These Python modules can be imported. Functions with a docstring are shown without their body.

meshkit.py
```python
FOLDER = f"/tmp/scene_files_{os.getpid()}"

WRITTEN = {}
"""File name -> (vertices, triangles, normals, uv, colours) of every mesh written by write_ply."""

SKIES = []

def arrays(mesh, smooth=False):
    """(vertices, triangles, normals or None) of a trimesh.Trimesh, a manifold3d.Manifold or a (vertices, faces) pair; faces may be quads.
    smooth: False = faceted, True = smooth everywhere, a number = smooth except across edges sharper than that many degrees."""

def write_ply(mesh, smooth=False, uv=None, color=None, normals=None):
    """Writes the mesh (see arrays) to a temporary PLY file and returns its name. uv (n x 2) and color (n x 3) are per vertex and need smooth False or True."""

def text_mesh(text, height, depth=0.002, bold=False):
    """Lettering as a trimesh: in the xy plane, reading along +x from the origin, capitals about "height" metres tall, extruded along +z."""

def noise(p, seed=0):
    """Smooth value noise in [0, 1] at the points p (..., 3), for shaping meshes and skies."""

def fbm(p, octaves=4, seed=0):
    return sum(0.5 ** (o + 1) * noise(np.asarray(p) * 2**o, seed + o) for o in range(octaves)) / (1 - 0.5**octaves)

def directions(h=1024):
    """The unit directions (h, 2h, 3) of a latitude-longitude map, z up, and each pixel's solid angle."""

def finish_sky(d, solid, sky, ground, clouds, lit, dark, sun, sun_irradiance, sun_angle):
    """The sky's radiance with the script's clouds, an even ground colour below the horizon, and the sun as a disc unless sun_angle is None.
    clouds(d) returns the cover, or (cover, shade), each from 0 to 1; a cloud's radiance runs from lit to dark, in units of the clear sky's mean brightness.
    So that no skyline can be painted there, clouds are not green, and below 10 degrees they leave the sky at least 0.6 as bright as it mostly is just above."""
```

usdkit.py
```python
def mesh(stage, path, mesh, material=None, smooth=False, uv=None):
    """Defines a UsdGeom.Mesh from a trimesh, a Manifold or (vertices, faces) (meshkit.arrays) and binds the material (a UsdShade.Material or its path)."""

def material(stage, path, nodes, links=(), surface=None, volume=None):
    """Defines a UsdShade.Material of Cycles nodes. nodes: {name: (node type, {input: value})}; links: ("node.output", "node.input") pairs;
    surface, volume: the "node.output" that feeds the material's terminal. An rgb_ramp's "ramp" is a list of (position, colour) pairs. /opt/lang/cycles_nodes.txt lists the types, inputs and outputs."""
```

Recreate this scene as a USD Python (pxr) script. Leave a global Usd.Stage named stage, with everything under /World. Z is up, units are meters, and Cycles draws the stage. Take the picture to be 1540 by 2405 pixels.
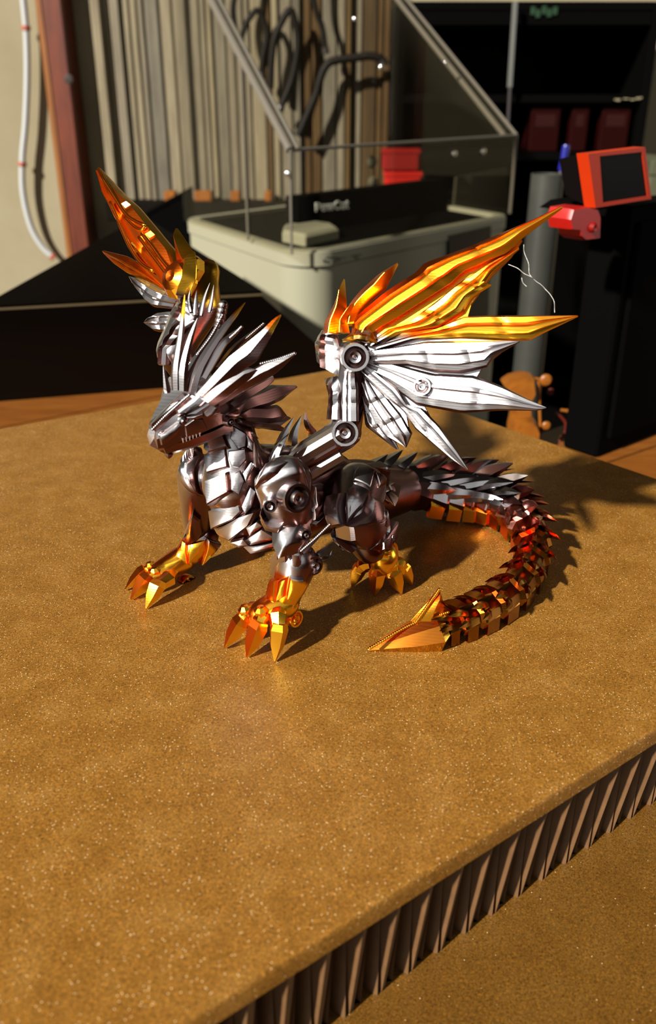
import math, random
import numpy as np, trimesh, manifold3d, shapely
from shapely.geometry import Polygon, LineString
from manifold3d import Manifold
import meshkit, usdkit
from pxr import Usd, UsdGeom, UsdLux, UsdShade, Sdf, Gf, Vt

stage = Usd.Stage.CreateInMemory()
UsdGeom.Xform.Define(stage, '/World')
UsdGeom.Scope.Define(stage, '/World/Looks')
random.seed(7)
RNG = np.random.default_rng(7)

# ------------------------------------------------------------------ camera
F, CX, CY, HZ, H = 2055.0, 770.0, 1202.5, 220.0, 0.25          # for a 1540 x 2405 picture
PITCH = math.atan((CY - HZ) / F)
SP, CP = math.sin(PITCH), math.cos(PITCH)
cam = UsdGeom.Camera.Define(stage, '/World/camera')
cam.CreateHorizontalApertureAttr(36.0)
cam.CreateFocalLengthAttr(36.0 * F / 1540.0)
cam.CreateFStopAttr(15.0)
cam.CreateFocusDistanceAttr(0.455)
cam.CreateClippingRangeAttr((0.02, 100.0))
cam.CreateExposureAttr(0.0)
cam.AddTranslateOp().Set(Gf.Vec3d(0, 0, H))
cam.AddRotateXOp().Set(90.0 - math.degrees(PITCH))

# ------------------------------------------------------------------ light: low warm sun through the window behind the camera, and its sky
SUN_AZ, SUN_EL = math.radians(43.0), math.radians(31.0)          # the way the light travels
sun = UsdLux.DistantLight.Define(stage, '/World/sun')
sun.CreateIntensityAttr(2.85)
sun.CreateAngleAttr(2.2)
sun.CreateNormalizeAttr(True)
sun.CreateColorAttr(Gf.Vec3f(1.0, 0.93, 0.82))
sun.AddRotateZOp().Set(-math.degrees(SUN_AZ))
sun.AddRotateXOp().Set(90.0 - math.degrees(SUN_EL))
TO_SUN = np.array([-math.sin(SUN_AZ) * math.cos(SUN_EL), -math.cos(SUN_AZ) * math.cos(SUN_EL), math.sin(SUN_EL)])
WIN = dict(x0=-6.2, x1=1.2, z0=0.2, z1=3.7, y=-0.75)
win = UsdLux.RectLight.Define(stage, '/World/window_daylight')
win.CreateWidthAttr(WIN['x1'] - WIN['x0'])
win.CreateHeightAttr(WIN['z1'] - WIN['z0'])
win.CreateIntensityAttr(0.45)
win.CreateColorAttr(Gf.Vec3f(1.0, 0.97, 0.92))
win.AddTranslateOp().Set(Gf.Vec3d((WIN['x0'] + WIN['x1']) / 2, WIN['y'] - 0.02, (WIN['z0'] + WIN['z1']) / 2))
win.AddRotateXOp().Set(90.0)

WIN2 = dict(y0=-.15, y1=1.15, z0=.05, z1=1.25, x=2.5)  # added unseen opening and fill light, to brighten the machine front
win2 = UsdLux.RectLight.Define(stage, '/World/side_fill_light')
win2.CreateWidthAttr(WIN2['z1'] - WIN2['z0'])
win2.CreateHeightAttr(WIN2['y1'] - WIN2['y0'])
win2.CreateIntensityAttr(3.4)
win2.CreateColorAttr(Gf.Vec3f(1.0, 0.97, 0.92))
win2.AddTranslateOp().Set(Gf.Vec3d(WIN2['x'] + .02, (WIN2['y0'] + WIN2['y1']) / 2, (WIN2['z0'] + WIN2['z1']) / 2))
win2.AddRotateYOp().Set(90.0)

# ------------------------------------------------------------------ helpers: picture to place
C0 = np.array([0.0, 0.0, H])
def ray(x, y):
    u, v = (x - CX) / F, (y - CY) / F
    return np.array([u, CP - v * SP, -(SP + v * CP)])
def P(x, y, Y):
    r = ray(x, y); return C0 + r * (Y / r[1])
def G(x, y, z=0.0):
    r = ray(x, y); return C0 + r * ((z - H) / r[2])
def onto(x, y, p, n):
    r = ray(x, y); return C0 + r * (np.dot(np.asarray(p) - C0, n) / np.dot(r, n))
def mpp(p):                                                       # metres per picture pixel at a point
    d = np.asarray(p) - C0; return (d[1] * CP - d[2] * SP) / F
def unit(v):
    v = np.asarray(v, float); return v / max(np.linalg.norm(v), 1e-12)
UP = np.array([0, 0, 1.0])
def zoomed(x0, y0, k): return lambda *q: [(x0 + a * k, y0 + b * k) for a, b in q]
Z1, Z2, Z3 = zoomed(220, 380, .3247), zoomed(330, 680, .2597), zoomed(720, 460, .4286)
Z4, Z5, Z6 = zoomed(400, 960, .2727), zoomed(270, 1200, .3571), zoomed(760, 1040, .3636)
ZT = zoomed(1170, 850, .1494)
ZC = zoomed(440, 0, .3247)

# ------------------------------------------------------------------ helpers: scene
_used = {}
def numbered(parent, name):
    k = (parent, name); n = _used.get(k, -1) + 1; _used[k] = n
    return f'{parent}/{name}' + (f'_{n:03d}' if n else '')
def tag(prim, label=None, category=None, group=None, kind=None):
    for k, v in (('label', label), ('category', category), ('group', group), ('kind', kind)):
        if v: prim.SetCustomDataByKey(k, v)
    return prim
def thing(name, label=None, category=None, loc=(0, 0, 0), group=None, kind=None):
    x = UsdGeom.Xform.Define(stage, numbered('/World', name))
    x.AddTranslateOp().Set(Gf.Vec3d(*map(float, loc)))
    ORIGIN[str(x.GetPath())] = np.array(loc, float)
    return tag(x.GetPrim(), label, category, group, kind)
ORIGIN = {}
def obj(name, mesh, material, parent=None, smooth=35, zone=None, label=None):
    """One Mesh prim from world-space geometry; under a thing it is stored relative to that thing's base."""
    base = str(parent.GetPath()) if parent is not None else '/World'
    path = numbered(base, name)
    if isinstance(mesh, list): mesh = trimesh.util.concatenate(mesh)
    v, f, n = meshkit.arrays(mesh, smooth)
    root = '/'.join(base.split('/')[:3])
    off = ORIGIN.get(root, np.zeros(3))
    if root.startswith('/World/dragon'): v = v.copy(); v[:, 2] = np.maximum(v[:, 2], .0003)      # it stands on the board
    m = UsdGeom.Mesh.Define(stage, path)
    m.CreatePointsAttr(Vt.Vec3fArray.FromNumpy((v - off).astype(np.float32)))
    m.CreateFaceVertexCountsAttr(Vt.IntArray.FromNumpy(np.full(len(f), 3, np.int32)))
    m.CreateFaceVertexIndicesAttr(Vt.IntArray.FromNumpy(f.astype(np.int32).ravel()))
    m.CreateSubdivisionSchemeAttr('none')
    if n is not None:
        m.CreateNormalsAttr(Vt.Vec3fArray.FromNumpy(n.astype(np.float32))); m.SetNormalsInterpolation('vertex')
    if zone is not None:
        z = np.full(len(v), float(zone)) if np.isscalar(zone) else np.clip(zone(v), 0, 1)
        UsdGeom.PrimvarsAPI(m).CreatePrimvar('zone', Sdf.ValueTypeNames.FloatArray, 'vertex').Set(Vt.FloatArray.FromNumpy(z.astype(np.float32)))
    UsdShade.MaterialBindingAPI.Apply(m.GetPrim()).Bind(material)
    if label: m.GetPrim().SetCustomDataByKey('label', label)
    return m.GetPrim()

def tm(v, f):
    m = trimesh.Trimesh(np.asarray(v, float), np.asarray(f, int), process=False)
    return m
def fixed(m):
    m.merge_vertices(); trimesh.repair.fix_normals(m); return m
def loft(rings, caps=True):
    """Closed rings of equal length joined into a solid."""
    n, k = len(rings[0]), len(rings); v = np.vstack(rings); f = []
    for i in range(k - 1):
        for j in range(n):
            a, b = i * n + j, i * n + (j + 1) % n; c, d = a + n, b + n
            f += [[a, b, d], [a, d, c]]
    if caps:
        for e, (i, fl) in enumerate(((0, True), (k - 1, False))):
            v = np.vstack([v, np.mean(rings[i], 0)]); q = len(v) - 1
            for j in range(n):
                a, b = i * n + j, i * n + (j + 1) % n
                f.append([b, a, q] if fl else [a, b, q])
    m = tm(v, f)
    if m.volume < 0: m.invert()
    return m
def hull(points): return trimesh.convex.convex_hull(np.asarray(points, float))
def box_pts(lo, hi):
    lo, hi = np.minimum(lo, hi), np.maximum(lo, hi)
    return np.array([[x, y, z] for x in (lo[0], hi[0]) for y in (lo[1], hi[1]) for z in (lo[2], hi[2])])
def rbox(lo, hi, r=0.004):
    """A box with chamfered edges."""
    lo, hi = np.minimum(lo, hi).astype(float), np.maximum(lo, hi).astype(float)
    r = min(r, (hi - lo).min() * .45); q = []
    for k in range(3):
        a, b = lo + r, hi - r; a[k], b[k] = lo[k], hi[k]; q.append(box_pts(a, b))
    return hull(np.vstack(q))
def prism(poly, z0, z1, cham=0.0):
    """Vertical prism of a shapely polygon; its top edge chamfered."""
    if cham:
        out = [prism(poly, z0, z1 - cham)]
        a, b = np.array(poly.exterior.coords)[:-1], None
        inner = poly.buffer(-cham, join_style=2)
        return fixed(trimesh.util.concatenate([prism(poly, z0, z1 - cham), prism(inner, z1 - cham - 1e-4, z1)]))
    m = trimesh.creation.extrude_polygon(poly, z1 - z0, engine='earcut'); m.apply_translation([0, 0, z0]); return m
def frame_for(d):
    d = unit(d); a = np.cross(d, UP)
    if np.linalg.norm(a) < 1e-3: a = np.array([1.0, 0, 0])
    a = unit(a); return d, a, np.cross(a, d)
def tube(points, r, n=10, flat=1.0, up=None):
    points = np.asarray(points, float); r = np.broadcast_to(r, len(points)); rings = []
    prev = None
    for i, p in enumerate(points):
        d = unit(points[min(i + 1, len(points) - 1)] - points[max(i - 1, 0)])
        a = np.cross(d, UP if up is None else up) if prev is None else prev - d * np.dot(prev, d)
        if np.linalg.norm(a) < 1e-4: a = np.cross(d, [1, 0.2, 0])
        a = unit(a); b = np.cross(a, d); prev = a
        t = np.arange(n) * 2 * math.pi / n
        rings.append(p + r[i] * (np.cos(t)[:, None] * a + flat * np.sin(t)[:, None] * b))
    return loft(rings)
def spline(pts, n=24):
    pts = np.asarray(pts, float); k = len(pts)
    if k < 3: return np.array([pts[0] + (pts[-1] - pts[0]) * t for t in np.linspace(0, 1, n)])
    ext = np.vstack([2 * pts[0] - pts[1], pts, 2 * pts[-1] - pts[-2]]); out = []
    for t in np.linspace(0, k - 1, n):
        i = min(int(t), k - 2); u = t - i; a, b, c_, d = ext[i:i + 4]
        out.append(.5 * (2 * b + (c_ - a) * u + (2 * a - 5 * b + 4 * c_ - d) * u * u + (3 * b - a - 3 * c_ + d) * u ** 3))
    return np.array(out)
def bar(p, q, w, h=None, side=None):
    p, q = np.asarray(p, float), np.asarray(q, float); h = h or w
    d, a, b = frame_for(q - p)
    if side is not None: a = unit(side - d * np.dot(side, d)); b = np.cross(a, d)
    c = .28 * min(w, h)
    prof = [(-w/2 + c, -h/2), (w/2 - c, -h/2), (w/2, -h/2 + c), (w/2, h/2 - c), (w/2 - c, h/2), (-w/2 + c, h/2), (-w/2, h/2 - c), (-w/2, -h/2 + c)]
    return loft([np.array([o + x * a + y * b for x, y in prof]) for o in (p, q)])
def slab_of(quad, thick):
    """A flat plate with the given corners."""
    quad = np.asarray(quad, float); n = unit(np.cross(quad[1] - quad[0], quad[2] - quad[0]))
    return loft([quad - n * thick / 2, quad + n * thick / 2])
def lathe(center, axis, prof, n=28):
    """prof: (radius, height along the axis) pairs from the bottom's rim to the top's middle."""
    d, a, b = frame_for(axis); t = np.arange(n) * 2 * math.pi / n; rings = []
    for r, h in prof:
        rings.append(np.asarray(center) + h * d + max(r, 1e-6) * (np.cos(t)[:, None] * a + np.sin(t)[:, None] * b))
    return loft(rings)
def ball_chain(pts, seg=14):
    """Solid through spheres (point, radius): hulls of neighbours, joined."""
    def sph(p, r): return Manifold.sphere(float(r), seg).translate([float(x) for x in p])
    out = None
    for (p, r), (q, s) in zip(pts[:-1], pts[1:]):
        m = Manifold.batch_hull([sph(p, r), sph(q, s)])
        out = m if out is None else out + m
    return out
def to_tm(man, length=None, rounds=0):
    if length: man = man.refine_to_length(length)
    q = man.to_mesh(); m = trimesh.Trimesh(np.array(q.vert_properties)[:, :3], np.array(q.tri_verts), process=True)
    if rounds: trimesh.smoothing.filter_taubin(m, iterations=rounds)
    return m

# ------------------------------------------------------------------ materials
def M(name, nodes, links, surface='p.BSDF'):
    return usdkit.material(stage, f'/World/Looks/{name}', nodes, links, surface=surface)
K = .46
def plain(name, col, rough=.5, metal=0.0, spec=.5, **kw):
    if not metal: col = tuple(K * q for q in col)
    return M(name, {'p': ('principled_bsdf', dict(base_color=col, roughness=rough, metallic=metal, specular_ior_level=spec, **kw))}, [])
def mottled(name, c1, c2, scale=30, rough=.5, spec=.5, stretch=(1, 1, 1), bump=0.0, metal=0.0, detail=5):
    c1, c2 = [tuple(K * q for q in c_) for c_ in (c1, c2)]
    n = {'g': ('geometry', {}), 'm': ('mapping', {'scale': stretch}), 'n': ('noise_texture', {'scale': scale, 'detail': detail, 'roughness': .6}),
         'r': ('rgb_ramp', {'ramp': [(.3, c1), (.7, c2)]}), 'p': ('principled_bsdf', dict(roughness=rough, specular_ior_level=spec, metallic=metal))}
    l = [('g.position', 'm.vector'), ('m.vector', 'n.vector'), ('n.fac', 'r.fac'), ('r.color', 'p.base_color')]
    if bump:
        n['b'] = ('bump', {'strength': bump, 'distance': .002}); l += [('n.fac', 'b.height'), ('b.normal', 'p.normal')]
    return M(name, n, l)
def board_mat(name, c1, c2, c3, fleck, keep, rough):
    """Brown sheet with a fibrous grain and small flecks, their sparkle painted in as bright colour."""
    c1, c2, c3 = [tuple(1.28 * K * q for q in c_) for c_ in (c1, c2, c3)]
    n = {'g': ('geometry', {}),
         'n1': ('noise_texture', {'scale': 55, 'detail': 4, 'roughness': .6}),
         'n2': ('noise_texture', {'scale': 1250, 'detail': 3, 'roughness': .6, 'distortion': 1.2}),
         'r1': ('rgb_ramp', {'ramp': [(.3, c1), (.52, c2), (.75, c3)]}),
         'r2': ('rgb_ramp', {'ramp': [(.3, (.34, .30, .24)), (.5, (1, 1, 1)), (.70, (2.0, 1.9, 1.7))]}),
         'mx': ('mix_color', {'blend_type': 'multiply', 'fac': 1.0, 'use_clamp': False}),
         'v': ('voronoi_texture', {'scale': 620, 'feature': 'f1'}),
         'w': ('separate_color', {}),
         'near': ('math', {'math_type': 'less_than', 'value2': .125}),
         'few': ('math', {'math_type': 'greater_than', 'value2': keep}),
         'both': ('math', {'math_type': 'multiply'}),
         'fl': ('mix_color', {'b': fleck}),
         'b': ('bump', {'strength': .22, 'distance': .0006}),
         'p': ('principled_bsdf', {'specular_ior_level': .5, 'roughness': rough})}
    l = [('g.position', 'n1.vector'), ('g.position', 'n2.vector'), ('g.position', 'v.vector'), ('n1.fac', 'r1.fac'), ('n2.fac', 'r2.fac'),
         ('r1.color', 'mx.a'), ('r2.color', 'mx.b'), ('v.distance', 'near.value1'), ('v.color', 'w.color'), ('w.r', 'few.value1'),
         ('near.value', 'both.value1'), ('few.value', 'both.value2'), ('both.value', 'fl.fac'), ('mx.result', 'fl.a'), ('fl.result', 'p.base_color'),
         ('n2.fac', 'b.height'), ('b.normal', 'p.normal')]
    return M(name, n, l)
def silk_mat(name, rough, gold=(.92, .50, .035), flame=(.85, .15, .012)):
    """Two-colour silk filament: each colour shows on its own side of a print; along the spool it passes from silver and copper to orange and gold."""
    n = {'g': ('geometry', {}), 'a': ('attribute', {'attribute': 'zone'}),
         'd1': ('vector_math', {'math_type': 'dot_product', 'vector2': (-.62, -.38, .62)}),
         'm1': ('map_range', {'range_type': 'smoothstep', 'from_min': .22, 'from_max': .72}),
         'd2': ('vector_math', {'math_type': 'dot_product', 'vector2': (-.80, .05, .52)}),
         'm2': ('map_range', {'range_type': 'smoothstep', 'from_min': .15, 'from_max': .6}),
         'lo': ('mix_color', {'a': (.135, .060, .052), 'b': (.78, .78, .82)}),
         'hi': ('mix_color', {'a': gold, 'b': flame}),
         'mid': ('rgb_ramp', {'ramp': [(0, (0, 0, 0)), (.2, (0, 0, 0)), (.6, (1, 1, 1)), (1, (1, 1, 1))]}),
         'z': ('mix_color', {}),
         'pos': ('noise_texture', {'scale': 160, 'detail': 2}),
         'wv': ('wave_texture', {'wave_type': 'bands', 'bands_direction': 'z', 'scale': 260, 'distortion': .6, 'detail': 1}),
         'ad': ('math', {'math_type': 'multiply_add', 'value2': .5}),
         'b': ('bump', {'strength': .04, 'distance': .0004}),
         'p': ('principled_bsdf', {'metallic': 1.0, 'roughness': rough})}
    l = [('g.normal', 'd1.vector1'), ('d1.value', 'm1.value'), ('m1.result', 'lo.fac'), ('g.normal', 'd2.vector1'), ('d2.value', 'm2.value'), ('m2.result', 'hi.fac'),
         ('a.fac', 'mid.fac'), ('mid.color', 'z.fac'), ('lo.result', 'z.a'), ('hi.result', 'z.b'), ('z.result', 'p.base_color'),
         ('g.position', 'pos.vector'), ('g.position', 'wv.vector'), ('wv.fac', 'ad.value1'), ('pos.fac', 'ad.value3'), ('ad.value', 'b.height'), ('b.normal', 'p.normal')]
    return M(name, n, l)
def pane_mat(name, tint, gloss_rough=.03):
    n = {'t': ('transparent_bsdf', {'color': tint}), 'g': ('glossy_bsdf', {'color': (1, 1, 1), 'roughness': gloss_rough}), 'f': ('layer_weight', {'blend': .5}),
         'e': ('math', {'math_type': 'power', 'value2': 4.0}), 'r': ('map_range', {'to_min': .015, 'to_max': .09}), 'm': ('mix_closure', {})}
    return M(name, n, [('f.facing', 'e.value1'), ('e.value', 'r.value'), ('r.result', 'm.fac'), ('t.BSDF', 'm.closure1'), ('g.BSDF', 'm.closure2')], surface='m.closure')

silk = silk_mat('silk_filament', .27)
silk_dark = silk_mat('silk_filament_shaded', .22, (.27, .12, .014), (.50, .06, .006))  # same silk, with the shade on the tail put into its colours
silk_mid = silk_mat('silk_filament_half_shaded', .22, (.62, .33, .035), (.45, .06, .008))  # same silk, tail shade put into its colours more lightly
board_top = board_mat('flecked_board', (.265, .118, .017), (.315, .146, .024), (.375, .19, .042), (.80, .62, .36), .30, .36)
board_low = board_mat('plain_board', (.150, .066, .008), (.175, .080, .011), (.195, .094, .016), (.75, .58, .32), .93, .36)
board_edge = mottled('board_edge', (.16, .075, .022), (.22, .105, .035), 120, .6, bump=.1)
wood_table = mottled('orange_wood', (.28, .085, .012), (.42, .15, .025), 14, .35, stretch=(1, 7, 1))
wood_post = mottled('red_wood', (.10, .010, .0015), (.24, .040, .005), 9, .45, stretch=(6, 6, .7), bump=.05)
knot_mat = plain('knot_dark', (.02, .006, .003), .7)
cream = mottled('cream_wall', (.40, .345, .215), (.47, .415, .275), 5, .8, spec=.2)
black_gloss = plain('black_gloss', (.003, .002, .0015), .25, spec=.16)
black_matt = plain('black_matt', (.002, .002, .002), .8, spec=.02)
machine_cream = plain('cream_plastic', (.46, .455, .33), .38)
olive = plain('olive_panel', (.035, .033, .014), .5)
green_grey = plain('green_grey_plastic', (.10, .11, .06), .5)
acrylic = pane_mat('clear_acrylic', (.93, .92, .88))
acrylic_edge = plain('acrylic_edge', (.22, .20, .165), .3)
bolt_mat = plain('polished_bolt', (.85, .85, .85), .12, metal=1.0)
grey_pipe = mottled('grey_pipe', (.05, .053, .046), (.07, .072, .062), 12, .42, spec=.3)
red_plastic = plain('red_plastic', (.62, .008, .004), .4)
dark_red = plain('dark_red', (.018, .0008, .0006), .6, spec=.05)
orange_plastic = plain('orange_plastic', (.75, .045, .003), .45, spec=.2)
blue_plastic = plain('blue_plastic', (.008, .012, .32), .35)
amber = mottled('amber_plastic', (.30, .085, .006), (.45, .15, .012), 60, .4)
amber_dark = plain('amber_dark', (.16, .012, .004), .45)
strand_mat = plain('stray_strand', (.6, .6, .58), .25)
white_tube = plain('white_tube', (.68, .72, .74), .35)
red_mark = plain('red_mark', (.55, .12, .06), .6)
white_print = plain('white_print', (1.9, 1.95, 1.9), .6)
grey_print = plain('grey_print', (.16, .16, .12), .6)
green_glow = plain('green_print', (.004, .045, .012), .5)
cable_mat = plain('black_cable', (.008, .006, .004), .6, spec=.12)
room_mat = mottled('room_paint', (.085, .07, .05), (.11, .09, .065), 4, .8, spec=.2)
floor_mat = mottled('floor_boards', (.10, .05, .02), (.16, .08, .03), 6, .5, stretch=(1, 9, 1))
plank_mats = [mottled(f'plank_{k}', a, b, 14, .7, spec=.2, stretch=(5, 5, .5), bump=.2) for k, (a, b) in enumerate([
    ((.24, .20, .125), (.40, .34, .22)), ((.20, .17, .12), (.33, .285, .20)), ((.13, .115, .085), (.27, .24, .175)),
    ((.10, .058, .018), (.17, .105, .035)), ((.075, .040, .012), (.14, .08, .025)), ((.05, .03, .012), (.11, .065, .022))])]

TB = 0.064                                  # board thickness
TZ = -0.110                                 # table top
# ------------------------------------------------------------------ room
def setting(name, mesh, mat, label, parent=None, **kw):
    o = obj(name, mesh, mat, parent, **kw)
    if parent is None: tag(o, label, name.split('_')[0], kind='structure')
    return o
YB = 2.75
def box(lo, hi): return rbox(lo, hi, .001)
setting('floor', box((-6.6, -.95, -.92), (2.6, YB + .1, -.87)), floor_mat, 'dark brown wooden floor under the table, out of view')
setting('ceiling', box((-6.6, -.95, 4.1), (2.6, YB + .1, 4.15)), room_mat, 'plain beige ceiling above the room, out of view')
setting('wall_left', box((-6.6, -.95, -.87), (-6.5, YB + .1, 4.1)), room_mat, 'plain beige side wall, out of view to one side')
w2 = WIN2; X2 = 2.5
setting('wall_right', [box((X2, -.95, -.87), (X2 + .1, w2['y0'], 4.1)), box((X2, w2['y1'], -.87), (X2 + .1, YB + .1, 4.1)), box((X2, w2['y0'], -.87), (X2 + .1, w2['y1'], w2['z0'])), box((X2, w2['y0'], w2['z1']), (X2 + .1, w2['y1'], 4.1))],
        room_mat, 'plain beige side wall with an opening added for fill light, beyond the black shelf unit')
fw = WIN['y'] - .12
setting('wall_front', [box((-6.5, fw, -.87), (WIN['x0'], fw + .1, 4.1)), box((WIN['x1'], fw, -.87), (2.5, fw + .1, 4.1)),
                       box((WIN['x0'], fw, -.87), (WIN['x1'], fw + .1, WIN['z0'])), box((WIN['x0'], fw, WIN['z1']), (WIN['x1'], fw + .1, 4.1))],
        room_mat, 'wall with the bright window opening, behind the camera')
setting('wall_back', box((-6.6, YB, -.87), (2.6, YB + .1, 4.1)), cream, 'cream painted wall behind everything, with a white tube running down it')

# planks standing against the wall
planks = thing('plank_panel', 'panel of upright grey and brown weathered planks standing behind the clear lid', 'wall panel', P(560, 470, YB - .05))
x, k = 238.0, 0
while x < 900:
    w = random.choice([14, 17, 20, 24, 30, 34]) * (1.25 if x < 330 else 1.0)
    y0 = YB - .055 - random.uniform(0, .022)
    a, b = P(x + 1, 300, y0), P(x + w - 1, 300, y0)
    zt, zb = P(x, -60, y0)[2], P(x, 500, y0)[2]
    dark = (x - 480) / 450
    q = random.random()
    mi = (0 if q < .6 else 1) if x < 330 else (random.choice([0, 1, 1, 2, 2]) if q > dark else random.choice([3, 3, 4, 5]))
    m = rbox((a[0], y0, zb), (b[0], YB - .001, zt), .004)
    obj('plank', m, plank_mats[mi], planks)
    x += w; k += 1
ledge_y = YB - .14
lz = P(500, 475, ledge_y)[2]
sh = thing('wall_ledge', 'dark ledge under the upright planks, seen through the clear lid', 'ledge', P(560, 500, ledge_y))
lx0, lx1 = P(246, 480, ledge_y)[0], P(930, 480, ledge_y)[0]
obj('board', rbox((lx0, ledge_y, lz - .05), (lx1, YB, lz), .003), plain('ledge_dark', (.008, .006, .004), .8, spec=.05), sh)
obj('bracket', rbox((lx0 + .05, ledge_y + .03, lz - .16), (lx0 + .09, YB, lz - .05), .003), black_matt, sh)
obj('bracket', rbox((lx1 - .09, ledge_y + .03, lz - .16), (lx1 - .05, YB, lz - .05), .003), black_matt, sh)
for (x, w, wh) in ((400, 26, 'at the foot of the greyest planks, nearest the wing tip'), (478, 40, 'the widest of the row on the ledge'), (553, 22, 'third from the wooden post on the ledge'), (630, 16, 'on the ledge close to the lid corner')):
    a = P(x - w / 2, 465, ledge_y + .02); w_ = w * mpp(a)
    t = thing('wood_offcut', f'small orange wood offcut, {wh}', 'wood block', (a[0] + w_ / 2, a[1] + .02, lz), group='orange wood offcuts on the ledge')
    obj('block', rbox((a[0], ledge_y + .01, lz), (a[0] + w_, ledge_y + .05, lz + .028), .003), amber, t)

# wooden post
yp = YB - .11
m = []
a0, a1, b0, b1 = P(84, 0, yp), P(162, 620, yp), P(192, 0, yp), P(246, 620, yp)
xl, xr = (a0[0] + a1[0]) / 2, (b0[0] + b1[0]) / 2 - .045
post = thing('wooden_post', 'reddish brown wooden post with a dark knot, between cream wall and planks', 'post', ((xl + xr) / 2, yp + .04, -.87))
obj('shaft', rbox((xl, yp, -.87), (xr, YB - .002, 4.1), .006), wood_post, post)
obj('edge_strip', rbox((xl - .003, yp - .003, -.87), (xl + .016, yp + .03, 4.09), .004), mottled('painted_sunlit_edge', (.26, .075, .008), (.40, .14, .02), 9, .45, stretch=(6, 6, .7)), post)  # sunlight on the post edge, painted as a paler strip
kp = P(161, 186, yp)
obj('knot', lathe((kp[0], yp + .003, kp[2]), (0, -1, 0), [(.012, 0), (.012, .0035), (.006, .005), (0, .004)]), knot_mat, post)
skirt = P(266, 500, YB - .02)

# white tube on the wall
yt = YB - .035
pts = [P(x, y, yt) for x, y in ((50, -60), (55, 0), (62, 80), (64, 180), (60, 290), (53, 370), (54, 450), (72, 530), (100, 580), (128, 606))]
tb = thing('white_tube', 'thin translucent white tube with red bands hanging down the cream wall', 'tube', pts[-1])
obj('hose', tube(spline(pts, 60), 7.5 * mpp(pts[3]), 12), white_tube, tb)
for x, y in ((60, 68), (54, 384), (124, 603)):
    c = P(x, y, yt)
    j = min(range(59), key=lambda i: np.linalg.norm(spline(pts, 60)[i] - c)); s = spline(pts, 60)
    d = unit(s[j + 1] - s[j])
    obj('band', lathe(s[j] - d * .005, d, [(.0118, 0), (.0122, .001), (.0122, .010), (.0118, .011)], 14), red_mark, tb)

# ------------------------------------------------------------------ table
A0, A1 = G(0, 943, TZ), G(374, 913, TZ)
cd = unit(A1 - A0); cn = np.array([-cd[1], cd[0], 0])
e0, e1 = G(1403, 1076, TZ), G(1540, 1022, TZ)
dd = unit(e1 - e0); dn = np.array([-dd[1], dd[0], 0])
fb1 = onto(770, 960, A0, cn); fb1[2] = TZ
tq = np.array([q[:2] for q in ((-1.3, .02), (1.2, .02), e0 + dd * .75 + dn * .09, e0 - dd * .02 + dn * .09, G(1392, 1084, TZ), G(775, 876, TZ), fb1 + cn * .10, fb1 + cn * .31 - cd * .2, A0 - cd * .45 + cn * .31)])
table = thing('wooden_table', 'orange brown wooden plank table under the boards and the black cases', 'table', (0, .7, -.87))
ed = unit(G(1540, 1714)[:2] - G(440, 2403)[:2]); en = np.array([-ed[1], ed[0]])          # board edge direction, and the way in
E3, N3 = np.array([*ed, 0]), np.array([*en, 0])
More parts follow.
